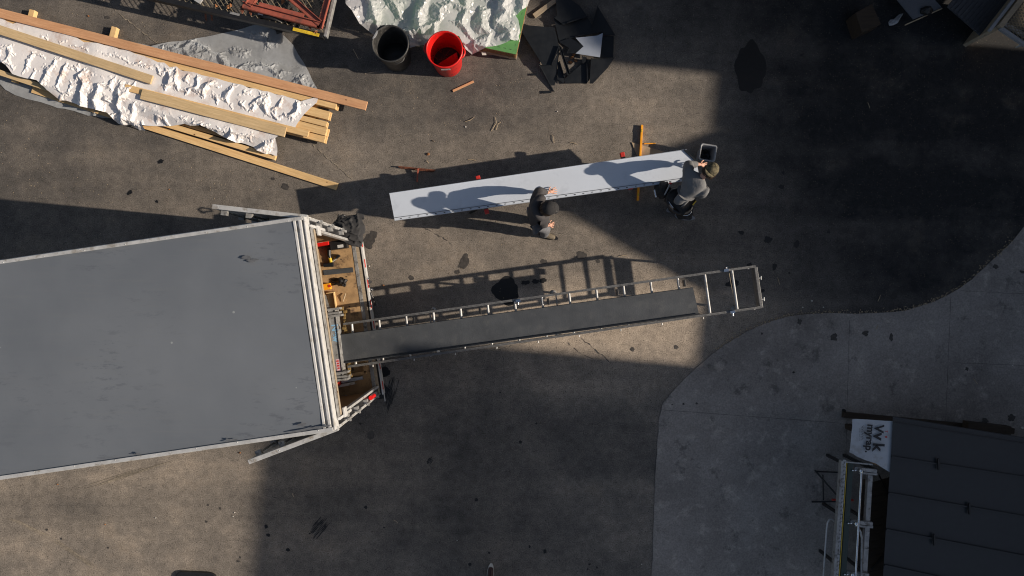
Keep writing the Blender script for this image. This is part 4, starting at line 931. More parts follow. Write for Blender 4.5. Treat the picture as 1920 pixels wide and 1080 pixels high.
fr = thing('steel_truss', 'triangular braced frame of red primed steel angles on the mesh deck', 'steel frame', D(530, 20))
def ang(name, a, b, z=ZD+.09, wd=.085, lip=.07):
    mb = MB(); p, q = P(*a, z), P(*b, z); d_ = (q-p).normalized(); s_ = Vector((-d_.y, d_.x, 0))
    mb.bar(p-UZ*.004, q-UZ*.004, wd, .008); mb.bar(p-s_*wd/2-UZ*lip/2, q-s_*wd/2-UZ*lip/2, .008, lip); mb.bar(p+s_*wd/2+UZ*.01, q+s_*wd/2+UZ*.01, .010, .05)
    mb.build(name, M_primer, fr)
ang('bottom_chord', (455, 9), (600, 47.5)); ang('end_post', (620, -25), (599, 53)); ang('diagonal_brace', (515, -30), (600, 44), ZD+.10)
mb = MB(); p, q = P(486, 7, ZD+.11), P(570, 29, ZD+.11); mb.bar(p, q, .05, .01); mb.build('gusset', M_primer, fr)
ang('short_post', (466, 10), (490, -30), ZD+.105)
mb = MB(); mb.bar(D(484, 24, ZD+.03), D(501, 28, ZD+.03), .05, .004); tag(mb.build('white_tag', M_white), 'white printed tag lying on the mesh deck below the red frame', 'tag')
for i, (x, y) in enumerate([(455, 18), (471, 21), (582, 48)]):
    t_ = MB(); p = P(x, y-5, ZD+.06); t_.prism([P(x-2, y-6, ZD), P(x+3, y-6, ZD), P(x+3, y+3, ZD), P(x, y+9, ZD), P(x-3, y+3, ZD)], ZD+.01, ZD+.03)
    t_.build('hanging_lug', M_rust, fr)
r_ = random.Random(11)
LF = [(428, 13, 'left of the frame'), (433, 10, 'at the upper left'), (508, 32, 'right of the white tag'), (500, 34, 'under the white tag'), (546, 18, 'inside the frame triangle'), (530, 4, 'near the diagonal brace'), (405, 12, 'nearest the left of the deck'), (592, 60, 'in the frame corner')]
for i, (x, y, w_) in enumerate(LF):
    mb = MB(); c = D(x, y, ZD+.012); n = 7; pts = [c+Vector((math.cos(t*6.283/n)*r_.uniform(.012, .045), math.sin(t*6.283/n)*r_.uniform(.012, .04), r_.uniform(0, .025))) for t in range(n)]
    mb.add(pts+[c+UZ*.02], [(k, (k+1) % n, n) for k in range(n)]); tag(mb.build('dry_leaf', M_leaf), 'curled brown dry leaf on the mesh deck '+w_, 'leaf', 'dry leaves on the mesh deck')
mb = MB(); mb.bar(P(367, -4, ZD+.03), P(378, 3, ZD+.03), .09, .03); tag(mb.build('ribbed_plate', M_alu), 'small bright ribbed metal piece at the top edge of the mesh deck', 'metal piece')

# ------------------------------------------------------------------ green board stack under cloudy plastic
gs = thing('board_stack', 'stack of green sheathing boards on a pallet under cloudy plastic', 'board stack', P(830, 40))
g1, g2 = P(968, 102, .30), P(684, 41, .30); gd = (g2-g1).normalized(); gq = Vector((-gd.y, gd.x, 0)); 
if gq.y < 0: gq = -gq
def gsb(mb, a0, a1, b0, b1, z0, z1, m=0): mb.frame(Vector((g1.x, g1.y, 0)), gd, gq, UZ, (a0, a1), (b0, b1), (z0, z1), m)
mb = MB(); gsb(mb, 0, 2.44, 0, 1.22, .289, .30); tp = mb.build('top_board', M_green, gs)
mb = MB()
for k in range(14): gsb(mb, .004*(k % 3), 2.44, -.004*(k % 2), 1.22, .12+k*.012, .12+k*.012+.0112)
mb.build('lower_boards', M_osb, gs)
mb = MB(); 
for b0 in (0, .56, 1.12): gsb(mb, 0, 2.44, b0, b0+.09, .022, .1)
for k in range(7): gsb(mb, k*.38+.02, k*.38+.12, 0, 1.22, 0, .021); gsb(mb, k*.38+.02, k*.38+.12, 0, 1.22, .101, .119)
mb.build('pallet', M_rawwood, gs)
mb = MB()
for k in range(6): gsb(mb, .09+k*.09, .135+k*.09, .055, .062, .300, .3012)
for k in range(6): gsb(mb, .045, .05, .12+k*.17, .16+k*.17, .300, .3012)
gsb(mb, .42, .425, .035, .075, .30, .3012); gsb(mb, .38, .42, .07, .075, .30, .3012)
O1 = Vector((g1.x, g1.y, .3005)); tx = -gd; ty = gq
text_mb(mb, 'EXPOSURE', O1+gd*.44+gq*.33, tx, ty, .05, th=.0012); text_mb(mb, '1 RATED', O1+gd*.50+gq*.22, tx, ty, .055, th=.0012)
mb.build('printed_marks', M_ink, tp)
def film_z(x, y, d):
    v = Vector((x-g1.x, y-g1.y)); u_ = v.dot(gd.to_2d()); w_ = v.dot(gq.to_2d())
    ins = min(1, max(0, min(w_+.16, u_+.12)/.16)); z_ = .306*ins+.02*(1-ins)
    return z_+.10*max(0, fb(x, y, 1.4, 3)+.2)*ins
fl = sheet('plastic_sheet', PP([(648, -30), (652, 8), (664, 27), (678, 44), (700, 64), (716, 62), (740, 74), (767, 83), (800, 79), (835, 68), (861, 71), (872, 88), (883, 97), (898, 95), (913, 91), (938, 84), (958, 78), (976, 75), (975, 60), (970, 40), (966, 31), (978, 22), (988, 12), (994, -2), (996, -30)], .3), film_z, M_film, ex=.12, dirv=(1, .2), aniso=.17, coarse=.17, res=.030, lift=.22, seed=21, g=.0008, smooth=False, ex2=1.05, bend2=.15)
tag(fl, 'crumpled cloudy plastic sheet covering the green board stack', 'plastic sheet')
def film2(x, y, d):
    c = crum(x, y, 2.2, 31.3)*.05
    return .31+c*min(1, d/.06)
mb = MB(); mb.prism([P(903, 98, .15), P(911, 97, .15), P(912, 103, .15), P(904, 103, .15)], .13, .15); tag(mb.build('paper_scrap', M_chip), 'white paper scrap at the lower edge of the green board stack', 'paper')

# ------------------------------------------------------------------ bins
def bin_(px, py, mt, label, full):
    H_ = .70; r_ = .278; c = P(px, py, H_); c.z = 0
    t = thing('trash_can', label, 'trash can', c)
    mb = MB(); mb.lathe(c, [(0, .004), (.215, .004), (.222, .02), (.262, H_-.06), (.264, H_-.055), (r_+.003, H_-.05), (r_+.006, H_), (r_-.006, H_+.004), (r_-.016, H_), (r_-.020, H_-.04), (.250, H_-.07), (.212, .03), (0, .03)], 56)
    bd = mb.build('body', mt, t)
    for sgn in (1, -1):
        mb = MB(); an = R(-8) if full else R(-60); d_ = Vector((math.cos(an)*sgn, math.sin(an)*sgn, 0)); q_ = Vector((-d_.y, d_.x, 0)); pts = []
        for k in range(9):
            t2 = math.pi*k/8; pts.append(c+d_*(r_-.012+.045*math.sin(t2))+q_*(.075*math.cos(t2))+UZ*(H_-.045))
        mb.tube(pts, .013, 8); mb.build('handle', mt, t)
    return c, t
c, t = bin_(833, 92.5, M_red, 'red round trash can with a white label, standing in the sun', True)
rr = random.Random(2); mb = MB()
mb.lathe(c, [(.222, .14), (.10, .17), (0, .165)], 20); mb.build('rubbish', M_darkwood, t)
mb = MB(); mb.plate([c+Vector((-.20, -.10, .20)), c+Vector((.17, .05, .42)), c+Vector((.19, -.13, .30)), c+Vector((.02, -.23, .18))], .004); mb.build('red_scrap', M_red, t)
mb = MB()
for k in range(14):
    a_ = rr.uniform(0, 6.28); q = c+Vector((math.cos(a_)*rr.uniform(0, .15), math.sin(a_)*rr.uniform(0, .15), .19)); mb.tube([q, q+Vector((rr.uniform(-.1, .1), rr.uniform(-.1, .1), rr.uniform(.0, .12)))], .005, 5)
ob_ = mb.build('twigs', M_rust, t)
mb = MB(); nrm = Vector((.05, -1, 0)).normalized(); tx = Vector((1, .05, 0)); up = (UZ+nrm*.07).normalized(); o_ = c+nrm*.270+UZ*.575
mb.frame(o_, tx, up, nrm, (-.07, .07), (-.03, .03), (-.002, .003)); lb_ = mb.build('label', M_white, t)
mb = MB()
for k in range(5): mb.frame(o_, tx, up, nrm, (-.055+k*.022, -.04+k*.022), (-.008, .010), (.003, .004))
mb.build('label_print', M_ink, lb_)
M_binblack = mat('weathered_black_plastic', (.028, .028, .028), .5, var=.3, vs=5, dirt=(.075, .072, .068), dirt_s=6)
c, t = bin_(731.5, 81.5, M_binblack, 'black round trash can with a grey worn rim, left of the red one', False)
mb = MB(); mb.lathe(c, [(.215, .12), (.1, .14), (0, .13)], 20); mb.build('rubbish', M_black, t)
mb = MB(); d_ = Vector((-.85, .5, 0)).normalized(); q_ = Vector((-d_.y, d_.x, 0)); mb.frame(c+UZ*.66, d_, q_, UZ, (.255, .272), (-.07, .07), (-.02, .045)); mb.build('rim_plate', M_binplastic, t)

# ------------------------------------------------------------------ heap of black sheet metal offcuts
GS = 'sheet metal offcuts heaped by the green board stack'
def scrap(label, pts, z=.02, m=None, tilt=(0, 0), flange=None, fz=.04, nm='metal_offcut'):
    m = m or M_blackmetal
    pts = [(970+x/6, y/6) for x, y in pts]
    cx = sum(p[0] for p in pts)/len(pts); cy = sum(p[1] for p in pts)/len(pts)
    P3 = [P(x, y, z+tilt[0]*(x-cx)*S0+tilt[1]*(cy-y)*S0) for x, y in pts]
    if flange is None:
        mb = MB(); mb.plate(P3, .0015); o = mb.build(nm, m); return tag(o, label, 'metal offcut', GS)
    t = thing(nm, label, 'metal offcut', P(cx, cy), GS)
    mb = MB(); mb.plate(P3, .0015); mb.build('plate', m, t)
    for i, j in flange:
        mb = MB(); p, q = P3[i], P3[j]; mb.bar(p+UZ*fz/2, q+UZ*fz/2, .004, fz); mb.bar(p+UZ*fz, q+UZ*fz, .014, .003); mb.build('flange', m, t)
    return t
scrap('large black sheet of the heap nearest the green boards', [(60, 262), (130, 285), (420, 310), (470, 520), (388, 735), (285, 735), (50, 360)], .10, flange=[(4, 3), (6, 5)])
scrap('long black flanged sheet pointing down out of the heap', [(245, 725), (290, 735), (388, 735), (470, 560), (470, 600), (435, 880), (408, 1035)], .06, tilt=(0, .2), flange=[(6, 0)])
scrap('narrow black flanged strip left of the bare patch in the heap', [(470, 540), (488, 535), (590, 830), (565, 850)], .08, flange=[(0, 3), (1, 2)])
scrap('thin black folded strip under the narrow flanged strip', [(455, 700), (470, 695), (530, 880), (525, 940), (450, 890)], .05, flange=[(1, 2)])
scrap('black kite-shaped offcut at the top of the heap', [(430, 0), (560, -30), (700, 60), (790, 190), (560, 265), (520, 280), (410, 195), (450, 180)], .12, flange=[(3, 4)])
scrap('black triangular offcut at the right top of the heap', [(905, 70), (1105, 400), (960, 395), (830, 330)], .07, flange=[(0, 3)])
scrap('broad black offcut in the middle of the heap', [(410, 200), (520, 280), (790, 195), (850, 300), (960, 360), (650, 420), (470, 465), (440, 330)], .09, flange=[(5, 4)])
scrap('small black curled offcut pointing at the bare patch', [(465, 470), (600, 425), (740, 520), (655, 600), (560, 600), (590, 545)], .13, tilt=(.15, 0), flange=[(4, 5)])
scrap('pale blue grey forked offcut on top of the heap', [(655, 425), (900, 400), (962, 370), (930, 645), (655, 602), (745, 522)], .16, m=M_bluegrey, tilt=(.05, .1))
scrap('black rectangular offcut right of the pale one', [(960, 400), (1085, 405), (1080, 650), (935, 650)], .05)
scrap('black flanged triangle at the lower middle of the heap', [(780, 665), (785, 935), (540, 940), (525, 890), (690, 750)], .05, flange=[(0, 1)])
scrap('black flanged wedge at the lower right of the heap', [(832, 660), (1088, 655), (1020, 760), (850, 940), (815, 940)], .07, tilt=(0, .1), flange=[(4, 0)])
scrap('small black strip behind the pale offcut', [(730, 635), (780, 640), (770, 690), (735, 720)], .09, flange=[(0, 3)])
scrap('small black clip lying left of the long flanged sheet', [(155, 825), (215, 825), (215, 850), (155, 850)], .03)
scrap('small black clip at the tip of the long flanged sheet', [(288, 1022), (380, 1018), (385, 1045), (292, 1055)], .03)
for i, (x, y) in enumerate([(1073, 108), (1079, 114), (1070, 117), (1076, 103)]): lump('leaf_litter', 'clump of tan leaf litter in the bare patch of the metal heap, '+['left', 'right', 'lowest', 'topmost'][i]+' clump', 'leaf litter', x, y, .01, .03, .02, .02, M_leaf, i, 5, .8)
stick('plank', 'short dusty plank near the top edge above the metal heap', 'plank', (1001, 29.5, .05), (1055, -9, .05), .075, .038, M_rawwood)
stick('wood_offcut', 'small wooden offcut on the asphalt below the red trash can', 'wood offcut', (849, 170.5, .02), (888, 152.5, .02), .035, .018, M_fir)

# ------------------------------------------------------------------ small litter on the asphalt
TW = [((921, 246), (928, 219), (931, 230), 'upright twig in the middle of the sunny asphalt'), ((930, 244), (939, 229), (934, 232), 'curved twig beside the upright twig'), ((1036, 253), (1039, 268), (1038, 262), 'straight twig right of the centre of the sunny asphalt'), ((1068, 267), (1083, 271), (1076, 268), 'bent twig near the zigzag shadow'),
      ((872, 228), (890, 219), (882, 225), 'bent straw below the small wooden offcut'), ((877, 299), (893, 301), (885, 299), 'pale straw left of the zigzag shadow'), ((800, 300), (804, 306), (801, 303), 'short straw beside the brown leaf'), ((662, 92), (672, 111), (667, 101), 'pale splinter in the shade of the trash cans'),
      ((1458, 520), (1462, 534), (1460, 527), 'pale splinter right of the run-out stand'), ((1646, 565), (1651, 553), (1649, 559), 'splinter on the asphalt above the apron edge'), ((1642, 618), (1647, 609), (1645, 613), 'splinter on the apron near the vertical joint'), ((1825, 710), (1833, 720), (1829, 715), 'splinter on the apron at the right side'),
      ((1627, 192), (1631, 203), (1629, 197), 'lone splinter on the dark asphalt at upper right'), ((1160, 481), (1176, 478), (1168, 479), 'straw beside the diagonal shade edge'), ((738, 975), (746, 981), (742, 977), 'splinter near the skid marks'), ((548, 925), (551, 932), (549, 928), 'splinter nearest the sunlit edge at the bottom')]
for i, (a_, b_, m_, lb) in enumerate(TW):
    mb = MB(); mb.tube([P(*a_, .012), P(*m_, .02), P(*b_, .010)], [.004, .005, .003], 5); tag(mb.build('twig', M_twig), lb, 'twig')
CH = [(803, 289, M_leaf, 2.2, 'curled orange-brown leaf left of the pale sheet'), (811, 264, M_darkwood, 1.2, 'dark crumb beside the orange leaf'), (873, 238, M_chip, 1.1, 'white chip among the straws'), (1045, 209, M_chip, 1.1, 'white chip right of centre on the sunny asphalt'), (692, 499, M_chip, 1.1, 'white chip beside the trailer sill'), (719, 535, M_leaf, 1.3, 'small leaf beside the trailer sill'),
      (1522, 564, M_chip, 1.3, 'white chip near the apron edge'), (1505, 576, M_chip, 1.0, 'smaller white chip near the apron edge'), (1544, 576, M_chip, .9, 'third white chip near the apron edge'), (440, 961, M_chip, .9, 'pale chip near the shade edge at lower left'), (437, 968, M_chip, .8, 'lower pale chip near the shade edge at lower left'), (197, 983, M_leaf, 1.0, 'orange crumb on the sunny ground at lower left'),
      (292, 971, M_chip, .9, 'white crumb on the sunny ground at lower left'), (108, 908, M_leaf, 1.1, 'orange crumb just below the trailer roof'), (166, 30, M_leaf, 1.4, 'tan leaf above the reddish plank'), (317, 355, M_leaf, .9, 'orange crumb above the trailer shade'), (1476, 740, M_chip, .8, 'white crumb on the apron'), (1898, 685, M_chip, 1.1, 'white chip at the right edge of the apron'), (1488, 698, M_blackmetal, 1.8, 'small dark triangular scrap on the apron'), (857, 1013, M_chip, .6, 'white crumb near the bottom edge'), (1203, 1058, M_chip, .8, 'white crumb near the lower end of the apron edge'), (635, 795, M_chip, .6, 'tiny white crumb below the tail light'), (450, 849, M_leaf, 1.3, 'tan leaf crumb beside the open lower door')]
for i, (x, y, m_, s_, lb) in enumerate(CH): lump('litter', lb, 'litter', x, y, .006, .013*s_, .009*s_, .012*s_, m_, i, 5, .5)
# sand and grit scattered on the sunny asphalt: nobody could count it
r_ = random.Random(21); mb = MB()
for i in range(2600):
    x, y = r_.uniform(0, 1330), r_.uniform(20, 700)
    if noise.noise(Vector((x*.006, y*.006, 3))) < -.15+r_.random()*.3: continue
    c = P(x, y, .004); s_ = r_.uniform(.002, .0055); a_ = r_.uniform(0, 6.28)
    q = [c+Vector((math.cos(a_+t)*s_*(1.8 if t in (0, 3.14) else .8), math.sin(a_+t)*s_*(1.8 if t in (0, 3.14) else .8), 0)) for t in (0, 1.57, 3.14, 4.71)]
    mb.add(q+[c+UZ*s_*1.2], [(0, 1, 4), (1, 2, 4), (2, 3, 4), (3, 0, 4)])
for i in range(520):     # grit caught along the edge of the apron
    k = r_.randrange(8, len(ap)-6); p0 = Vector(ap[k]); p1 = Vector(ap[k+1]); q = p0.lerp(p1, r_.random())
    dx = r_.gauss(0, 3.0); c = P(q.x+dx, q.y-abs(r_.gauss(0, 3.5)), .006 if dx < 0 else .014); s_ = r_.uniform(.003, .010); a_ = r_.uniform(0, 6.28)
    qs = [c+Vector((math.cos(a_+t)*s_*(1.8 if t in (0, 3.14) else .8), math.sin(a_+t)*s_*(1.8 if t in (0, 3.14) else .8), 0)) for t in (0, 1.57, 3.14, 4.71)]
    mb.add(qs+[c+UZ*s_*.9], [(0, 1, 4), (1, 2, 4), (2, 3, 4), (3, 0, 4)])
tag(mb.build('grit', M_twig), kind='stuff')

# ------------------------------------------------------------------ people
def skin_obj(name, nodes, edges, m, parent, root, sub=2, disp=0):
    names = list(nodes); idx = {n: i for i, n in enumerate(names)}; org = wloc(parent)
    me = bpy.data.meshes.new(name); me.from_pydata([Vector(nodes[n][0])-org for n in names], [(idx[a_], idx[b_]) for a_, b_ in edges], [])
    me.materials.append(m); o = bpy.data.objects.new(name, me); C.objects.link(o); o.parent = parent
    md_ = o.modifiers.new('skin', 'SKIN'); md_.use_smooth_shade = True; md_.branch_smoothing = .6
    sv = me.skin_vertices[0].data if me.skin_vertices else None
    if sv is None:
        bm = bmesh.new(); bm.from_mesh(me); bm.verts.layers.skin.verify(); bm.to_mesh(me); bm.free(); sv = me.skin_vertices[0].data
    for n in names:
        r = nodes[n][1]; sv[idx[n]].radius = r if isinstance(r, tuple) else (r, r); sv[idx[n]].use_root = (n == root)
    s = o.modifiers.new('sub', 'SUBSURF'); s.levels = sub; s.render_levels = sub
    if disp:
        tx = bpy.data.textures.new('fold', 'CLOUDS'); tx.noise_scale = .07; tx.noise_depth = 3
        d = o.modifiers.new('disp', 'DISPLACE'); d.texture = tx; d.strength = disp; d.mid_level = .5
    return o
def hand(nodes, edges, key, wrist, palm_dir, side, spread=.018, curl=.3, down=Vector((0, 0, -1))):
    """palm and five unequal bent fingers growing from node `wrist`"""
    w0 = Vector(nodes[wrist][0]); d_ = Vector(palm_dir).normalized(); s_ = Vector(side).normalized()
    pk = key+'palm'; nodes[pk] = (w0+d_*.055, (.034, .018)); edges.append((wrist, pk))
    for i, (ln, off) in enumerate([(.068, .031), (.080, .011), (.074, -.010), (.058, -.030)]):
        b = w0+d_*.085+s_*off; mdl = b+d_*ln*.5+s_*off*.35; tip = mdl+(d_*(1-curl)+down*curl).normalized()*ln*.5+s_*off*.2
        for k, (pp_, r) in enumerate(((b, .010), (mdl, .0088), (tip, .0075))): nodes[f'{key}{i}{k}'] = (pp_, r)
        edges += [(pk, f'{key}{i}0'), (f'{key}{i}0', f'{key}{i}1'), (f'{key}{i}1', f'{key}{i}2')]
    b = w0+d_*.03+s_*.036; mdl = b+(d_*.6+s_*.8)*.032; tip = mdl+(d_*.9+s_*.35)*.03
    for k, (pp_, r) in enumerate(((b, .012), (mdl, .010), (tip, .008))): nodes[f'{key}t{k}'] = (pp_, r)
    edges += [(pk, f'{key}t0'), (f'{key}t0', f'{key}t1'), (f'{key}t1', f'{key}t2')]
def person(label, J, look, hands, mats, bulk=1.0, disp=.025):
    g_ = (J['lfoot']+J['rfoot'])/2; g_ = Vector((g_.x, g_.y, 0)); t = thing('person', label, 'person', g_)
    look = Vector(look).normalized(); side = look.cross(Vector((0, 0, 1))).normalized(); crown = side.cross(look).normalized()
    hc = J['head']; n = {}; e_ = []
    n['hip'] = (J['hip'], .10); n['spine'] = (J['spine'], .09); n['chest'] = (J['chest'], .075); n['neck'] = (J['neck'], .048)
    n['jaw'] = (hc-crown*.045+look*.02, .066); n['skull'] = (hc+crown*.03-look*.005, .088); n['crown'] = (hc+crown*.075-look*.01, .062)
    n['nose'] = (hc+look*.100-crown*.02, .012)
    e_ += [('hip', 'spine'), ('spine', 'chest'), ('chest', 'neck'), ('neck', 'jaw'), ('jaw', 'skull'), ('skull', 'crown'), ('jaw', 'nose')]
    for s_ in ('l', 'r'):
        n[s_+'sh'] = (J[s_+'sh'].lerp(J['chest'], .25), .032); n[s_+'el'] = (J[s_+'el'], .036); n[s_+'wr'] = (J[s_+'wr'], .028)
        n[s_+'hp'] = (J[s_+'hp'], .07); n[s_+'kn'] = (J[s_+'kn'], .042); n[s_+'an'] = (J[s_+'foot']+Vector((0, 0, .09)), .028); n[s_+'to'] = (J[s_+'foot']+J[s_+'toe']*.12+Vector((0, 0, .045)), .018)
        e_ += [('chest', s_+'sh'), (s_+'sh', s_+'el'), (s_+'el', s_+'wr'), ('hip', s_+'hp'), (s_+'hp', s_+'kn'), (s_+'kn', s_+'an'), (s_+'an', s_+'to')]
        hand(n, e_, s_+'h', s_+'wr', *hands[s_])
    body = skin_obj('body', n, e_, M_skin, t, 'hip', 2)
    # clothes grown over the same joints
    c = {k: n[k] for k in ('hip', 'spine', 'chest')}; c['hip'] = (J['hip'].lerp(J['spine'], .1), .165); c['spine'] = (J['spine'], .175*bulk); c['chest'] = (J['chest'], .185*bulk)
    ce = [('hip', 'spine'), ('spine', 'chest')]; c['col'] = (J['chest'].lerp(J['neck'], .85), .085); ce.append(('chest', 'col'))
    for s_ in ('l', 'r'):
        c[s_+'sh'] = (J[s_+'sh'], .115); c[s_+'el'] = (J[s_+'el'], .072); c[s_+'wr'] = (J[s_+'el'].lerp(J[s_+'wr'], .93), .045); c[s_+'ht'] = (J['hip'].lerp(J[s_+'hp'], .75)+Vector((0, 0, .02)), .14)
        ce += [('chest', s_+'sh'), (s_+'sh', s_+'el'), (s_+'el', s_+'wr'), ('hip', s_+'ht')]
    skin_obj('shirt' if mats[4] else 'jacket', c, ce, mats[0], t, 'hip', 2, disp)
    c = {'hip': (J['hip']-Vector((0, 0, .04)), .15)}; ce = []
    for s_ in ('l', 'r'):
        c[s_+'hp'] = (J[s_+'hp']-Vector((0, 0, .02)), .115); c[s_+'kn'] = (J[s_+'kn'], .086); c[s_+'an'] = (J[s_+'foot']+Vector((0, 0, .075)), .082)
        ce += [('hip', s_+'hp'), (s_+'hp', s_+'kn'), (s_+'kn', s_+'an')]
    skin_obj('trousers', c, ce, mats[1], t, 'hip', 2, disp)
    for s_ in ('l', 'r'):
        f = J[s_+'foot']; td = J[s_+'toe']
        c = {'a': (f+Vector((0, 0, .13)), .058), 'h': (f+Vector((0, 0, .055))-td*.03, .055), 'm': (f+td*.09+Vector((0, 0, .05)), .052), 'e': (f+td*.19+Vector((0, 0, .042)), .042)}
        skin_obj('boot', c, [('a', 'h'), ('h', 'm'), ('m', 'e')], mats[2], t, 'h', 2)
        mb = MB(); q_ = Vector((-td.y, td.x, 0)); pts = []
        for k in range(20):
            a2 = 2*math.pi*k/20; pts.append(f+td*(.075+.165*math.cos(a2))+q_*(.056*math.sin(a2)*(1.0-.12*math.cos(a2))))
        mb.prism(pts, 0.002, .022); mb.build('sole', mats[5], t)
    # hair and cap
    return t, hc, look, side, crown
def cap(t, hc, look, side, crown, m, brim=True, brim_dir=None, hood=False):
    mb = MB(); vs = []; nr, nn = 7, 22
    for i in range(nr+1):
        ph = math.pi/2*i/nr
        for k in range(nn):
            th = 2*math.pi*k/nn; r = math.cos(ph); rad = 1+.04*noise.noise(Vector((k*.9, i*.8, 1)))
            vs.append(hc+crown*.022+(look*math.cos(th)*.108+side*math.sin(th)*.092)*r*rad+crown*.108*math.sin(ph))
    mb.add(vs, [(i*nn+k, i*nn+(k+1) % nn, (i+1)*nn+(k+1) % nn, (i+1)*nn+k) for i in range(nr) for k in range(nn)], 0, True)
    c_ = mb.build('cap', m, t); s = c_.modifiers.new('s', 'SOLIDIFY'); s.thickness = .006
    if brim:
        bd = (brim_dir or look); q = bd.cross(crown).normalized(); mb = MB(); vs = []
        for k in range(11):
            th = -math.pi/2+math.pi*k/10; vs.append(hc+crown*.03+bd*(.085+.085*math.cos(th))+q*.083*math.sin(th)-crown*.012*math.cos(th))
        for k in range(11):
            th = -math.pi/2+math.pi*k/10; vs.append(hc+crown*.03+bd*(.07+.03*math.cos(th))+q*.083*math.sin(th))
        mb.add(vs, [(k, k+1, 12+k, 11+k) for k in range(10)], 0, True); b_ = mb.build('brim', m, c_); s = b_.modifiers.new('s', 'SOLIDIFY'); s.thickness = .005
    return c_
def hair(t, hc, look, side, crown, m, seed=1):
    mb = MB(); rh = random.Random(seed)
    for i in range(420):
        th = rh.uniform(.9, 5.4); z_ = rh.uniform(-.45, .35); d_ = (look*math.cos(th)+side*math.sin(th))*math.sqrt(1-z_*z_)+crown*z_
        p = hc+Vector(d_)*.088+crown*.01; mb.tube([p, p+d_*.014-crown*.02, p+d_*.016-crown*.045], [.004, .0035, .001], 4, caps=False)
    mb.build('hair', m, t)
M_hair = mat('brown_hair', (.05, .03, .018), .6, var=.4)
V3 = Vector
J1 = dict(hip=P(1004, 413, .93), spine=P(1002, 403, 1.12), chest=P(1008, 390, 1.32), neck=P(1018, 390, 1.50), head=P(1028, 391, 1.64),
          lsh=P(1007, 372, 1.38), rsh=P(1021, 405, 1.36), lel=P(1010, 358, 1.10), rel=P(1017, 420, 1.09), lwr=P(1027, 361, .90), rwr=P(1025, 423, .90),
          lhp=P(1005, 405, .90), rhp=P(1010, 421, .90), lkn=P(1018, 405, .50), rkn=P(1023, 429, .50), lfoot=P(1012, 415, 0), rfoot=P(1020, 440, 0), ltoe=V3((.93, -.2, 0)).normalized(), rtoe=V3((.95, -.3, 0)).normalized())
t1, *h1_ = person('person in a charcoal jacket and cap, one hand spread on the pale sheet', J1, V3((.85, .10, -.52)),
    {'l': (V3((.85, .25, -.30)), V3((-.25, .95, 0)), .02, .12), 'r': (V3((.7, .1, -.3)), V3((.1, .9, .2)), .02, .75, V3((-.6, 0, -.6)))}, (M_jacket, M_pants, M_boot, M_black, False, M_black))
cap(t1, *h1_, M_blackcloth)
hair(t1, *h1_, M_hair)
# hood lying on the back of the neck
mb = MB(); hc = J1['neck']; pts = []
for k in range(13):
    a_ = math.pi*.35+math.pi*1.3*k/12; pts.append(hc+V3((-.02, 0, .02))+V3((math.cos(a_)*.10, math.sin(a_)*.13, .02*math.sin(k))))
mb.tube(pts, [.03]+[.06]*11+[.03], 10); mb.build('hood', M_jacket, t1)
lump('badge', '', '', 1043, 396, 1.60, .012, .012, .008, M_chip, 3, parent=t1)

J2 = dict(hip=P(1274, 377, .95), spine=P(1286, 361, 1.10), chest=P(1303, 341, 1.30), neck=P(1320, 329, 1.38), head=P(1332, 320.5, 1.46),
          lsh=P(1292, 321, 1.30), rsh=P(1322, 355, 1.31), lel=P(1290, 308, 1.02), rel=P(1314, 366, 1.02), lwr=P(1311, 308, .98), rwr=P(1303, 345, .90),
          lhp=P(1268, 370, .92), rhp=P(1281, 384, .92), lkn=P(1264, 384, .50), rkn=P(1281, 397, .50), lfoot=P(1259, 392, 0), rfoot=P(1275, 405, 0), ltoe=V3((.75, .3, 0)).normalized(), rtoe=V3((.6, -.1, 0)).normalized())
t2, *h2_ = person('person in a grey shirt, camouflage cap and tool belt bending at the sheet end', J2, V3((.50, .50, -.62)),
    {'l': (V3((.8, -.1, -.3)), V3((.1, .9, 0)), .02, .5), 'r': (V3((-.3, .8, -.4)), V3((-.9, -.2, 0)), .02, .4)}, (M_shirt, M_blackcloth, M_black, M_black, True, M_binplastic), 1.18)
cap(t2, *h2_, M_camo, True, -h2_[1])
hair(t2, *h2_, M_hair, 3)
hb = P(1274, 378, .93)
lump('tool_pouch', '', '', 1241, 357, .72, .115, .13, .24, M_blackcloth, 4, 12, .4, parent=t2); lump('tool_pouch', '', '', 1285, 399, .62, .10, .085, .22, M_blackcloth, 7, 12, .4, parent=t2)
mb = MB(); pts = []
for k in range(17):
    a_ = 2*math.pi*k/16; u_ = V3((.80, -.6, 0)); v_ = V3((.6, .8, 0)); pts.append(hb+u_*math.cos(a_)*.20+v_*math.sin(a_)*.165+UZ*.02)
mb.tube(pts, .026, 6, caps=False); mb.build('tool_belt', M_black, t2)
mb = MB(); p_, q_ = P(1246, 366, .98), P(1258, 342, 1.02); mb.tube([p_, p_.lerp(q_, .85)], .012, 8, 0); mb.tube([p_.lerp(q_, .85), q_], [.016, .024], 10, 1); mb.build('hammer', [M_alud, M_redp], t2)
mb = MB(); mb.tube([P(1227, 356, .97), P(1230, 370, .97)], .017, 8); mb.tube([P(1252, 376, .95), P(1262, 390, .95)], .018, 8); mb.build('steel_tools', M_chrome, t2)
mb = MB(); pts = [P(1285+11*math.cos(a_), 396-8*math.sin(a_), .88) for a_ in [k*.35+2.4 for k in range(13)]]; mb.tube(pts, .007, 6); mb.tube([P(1251, 380, .9), P(1254, 387, .88), P(1260, 389, .9)], .006, 6); mb.build('cable', M_chrome, t2)
mb = MB(); mb.frame(P(1302, 379, .98), V3((.6, .8, 0)), V3((-.8, .6, 0)), UZ, (-.05, .035), (-.018, .018), (-.05, 0)); mb.build('tape_measure', M_yellow, t2, bevel=.005)
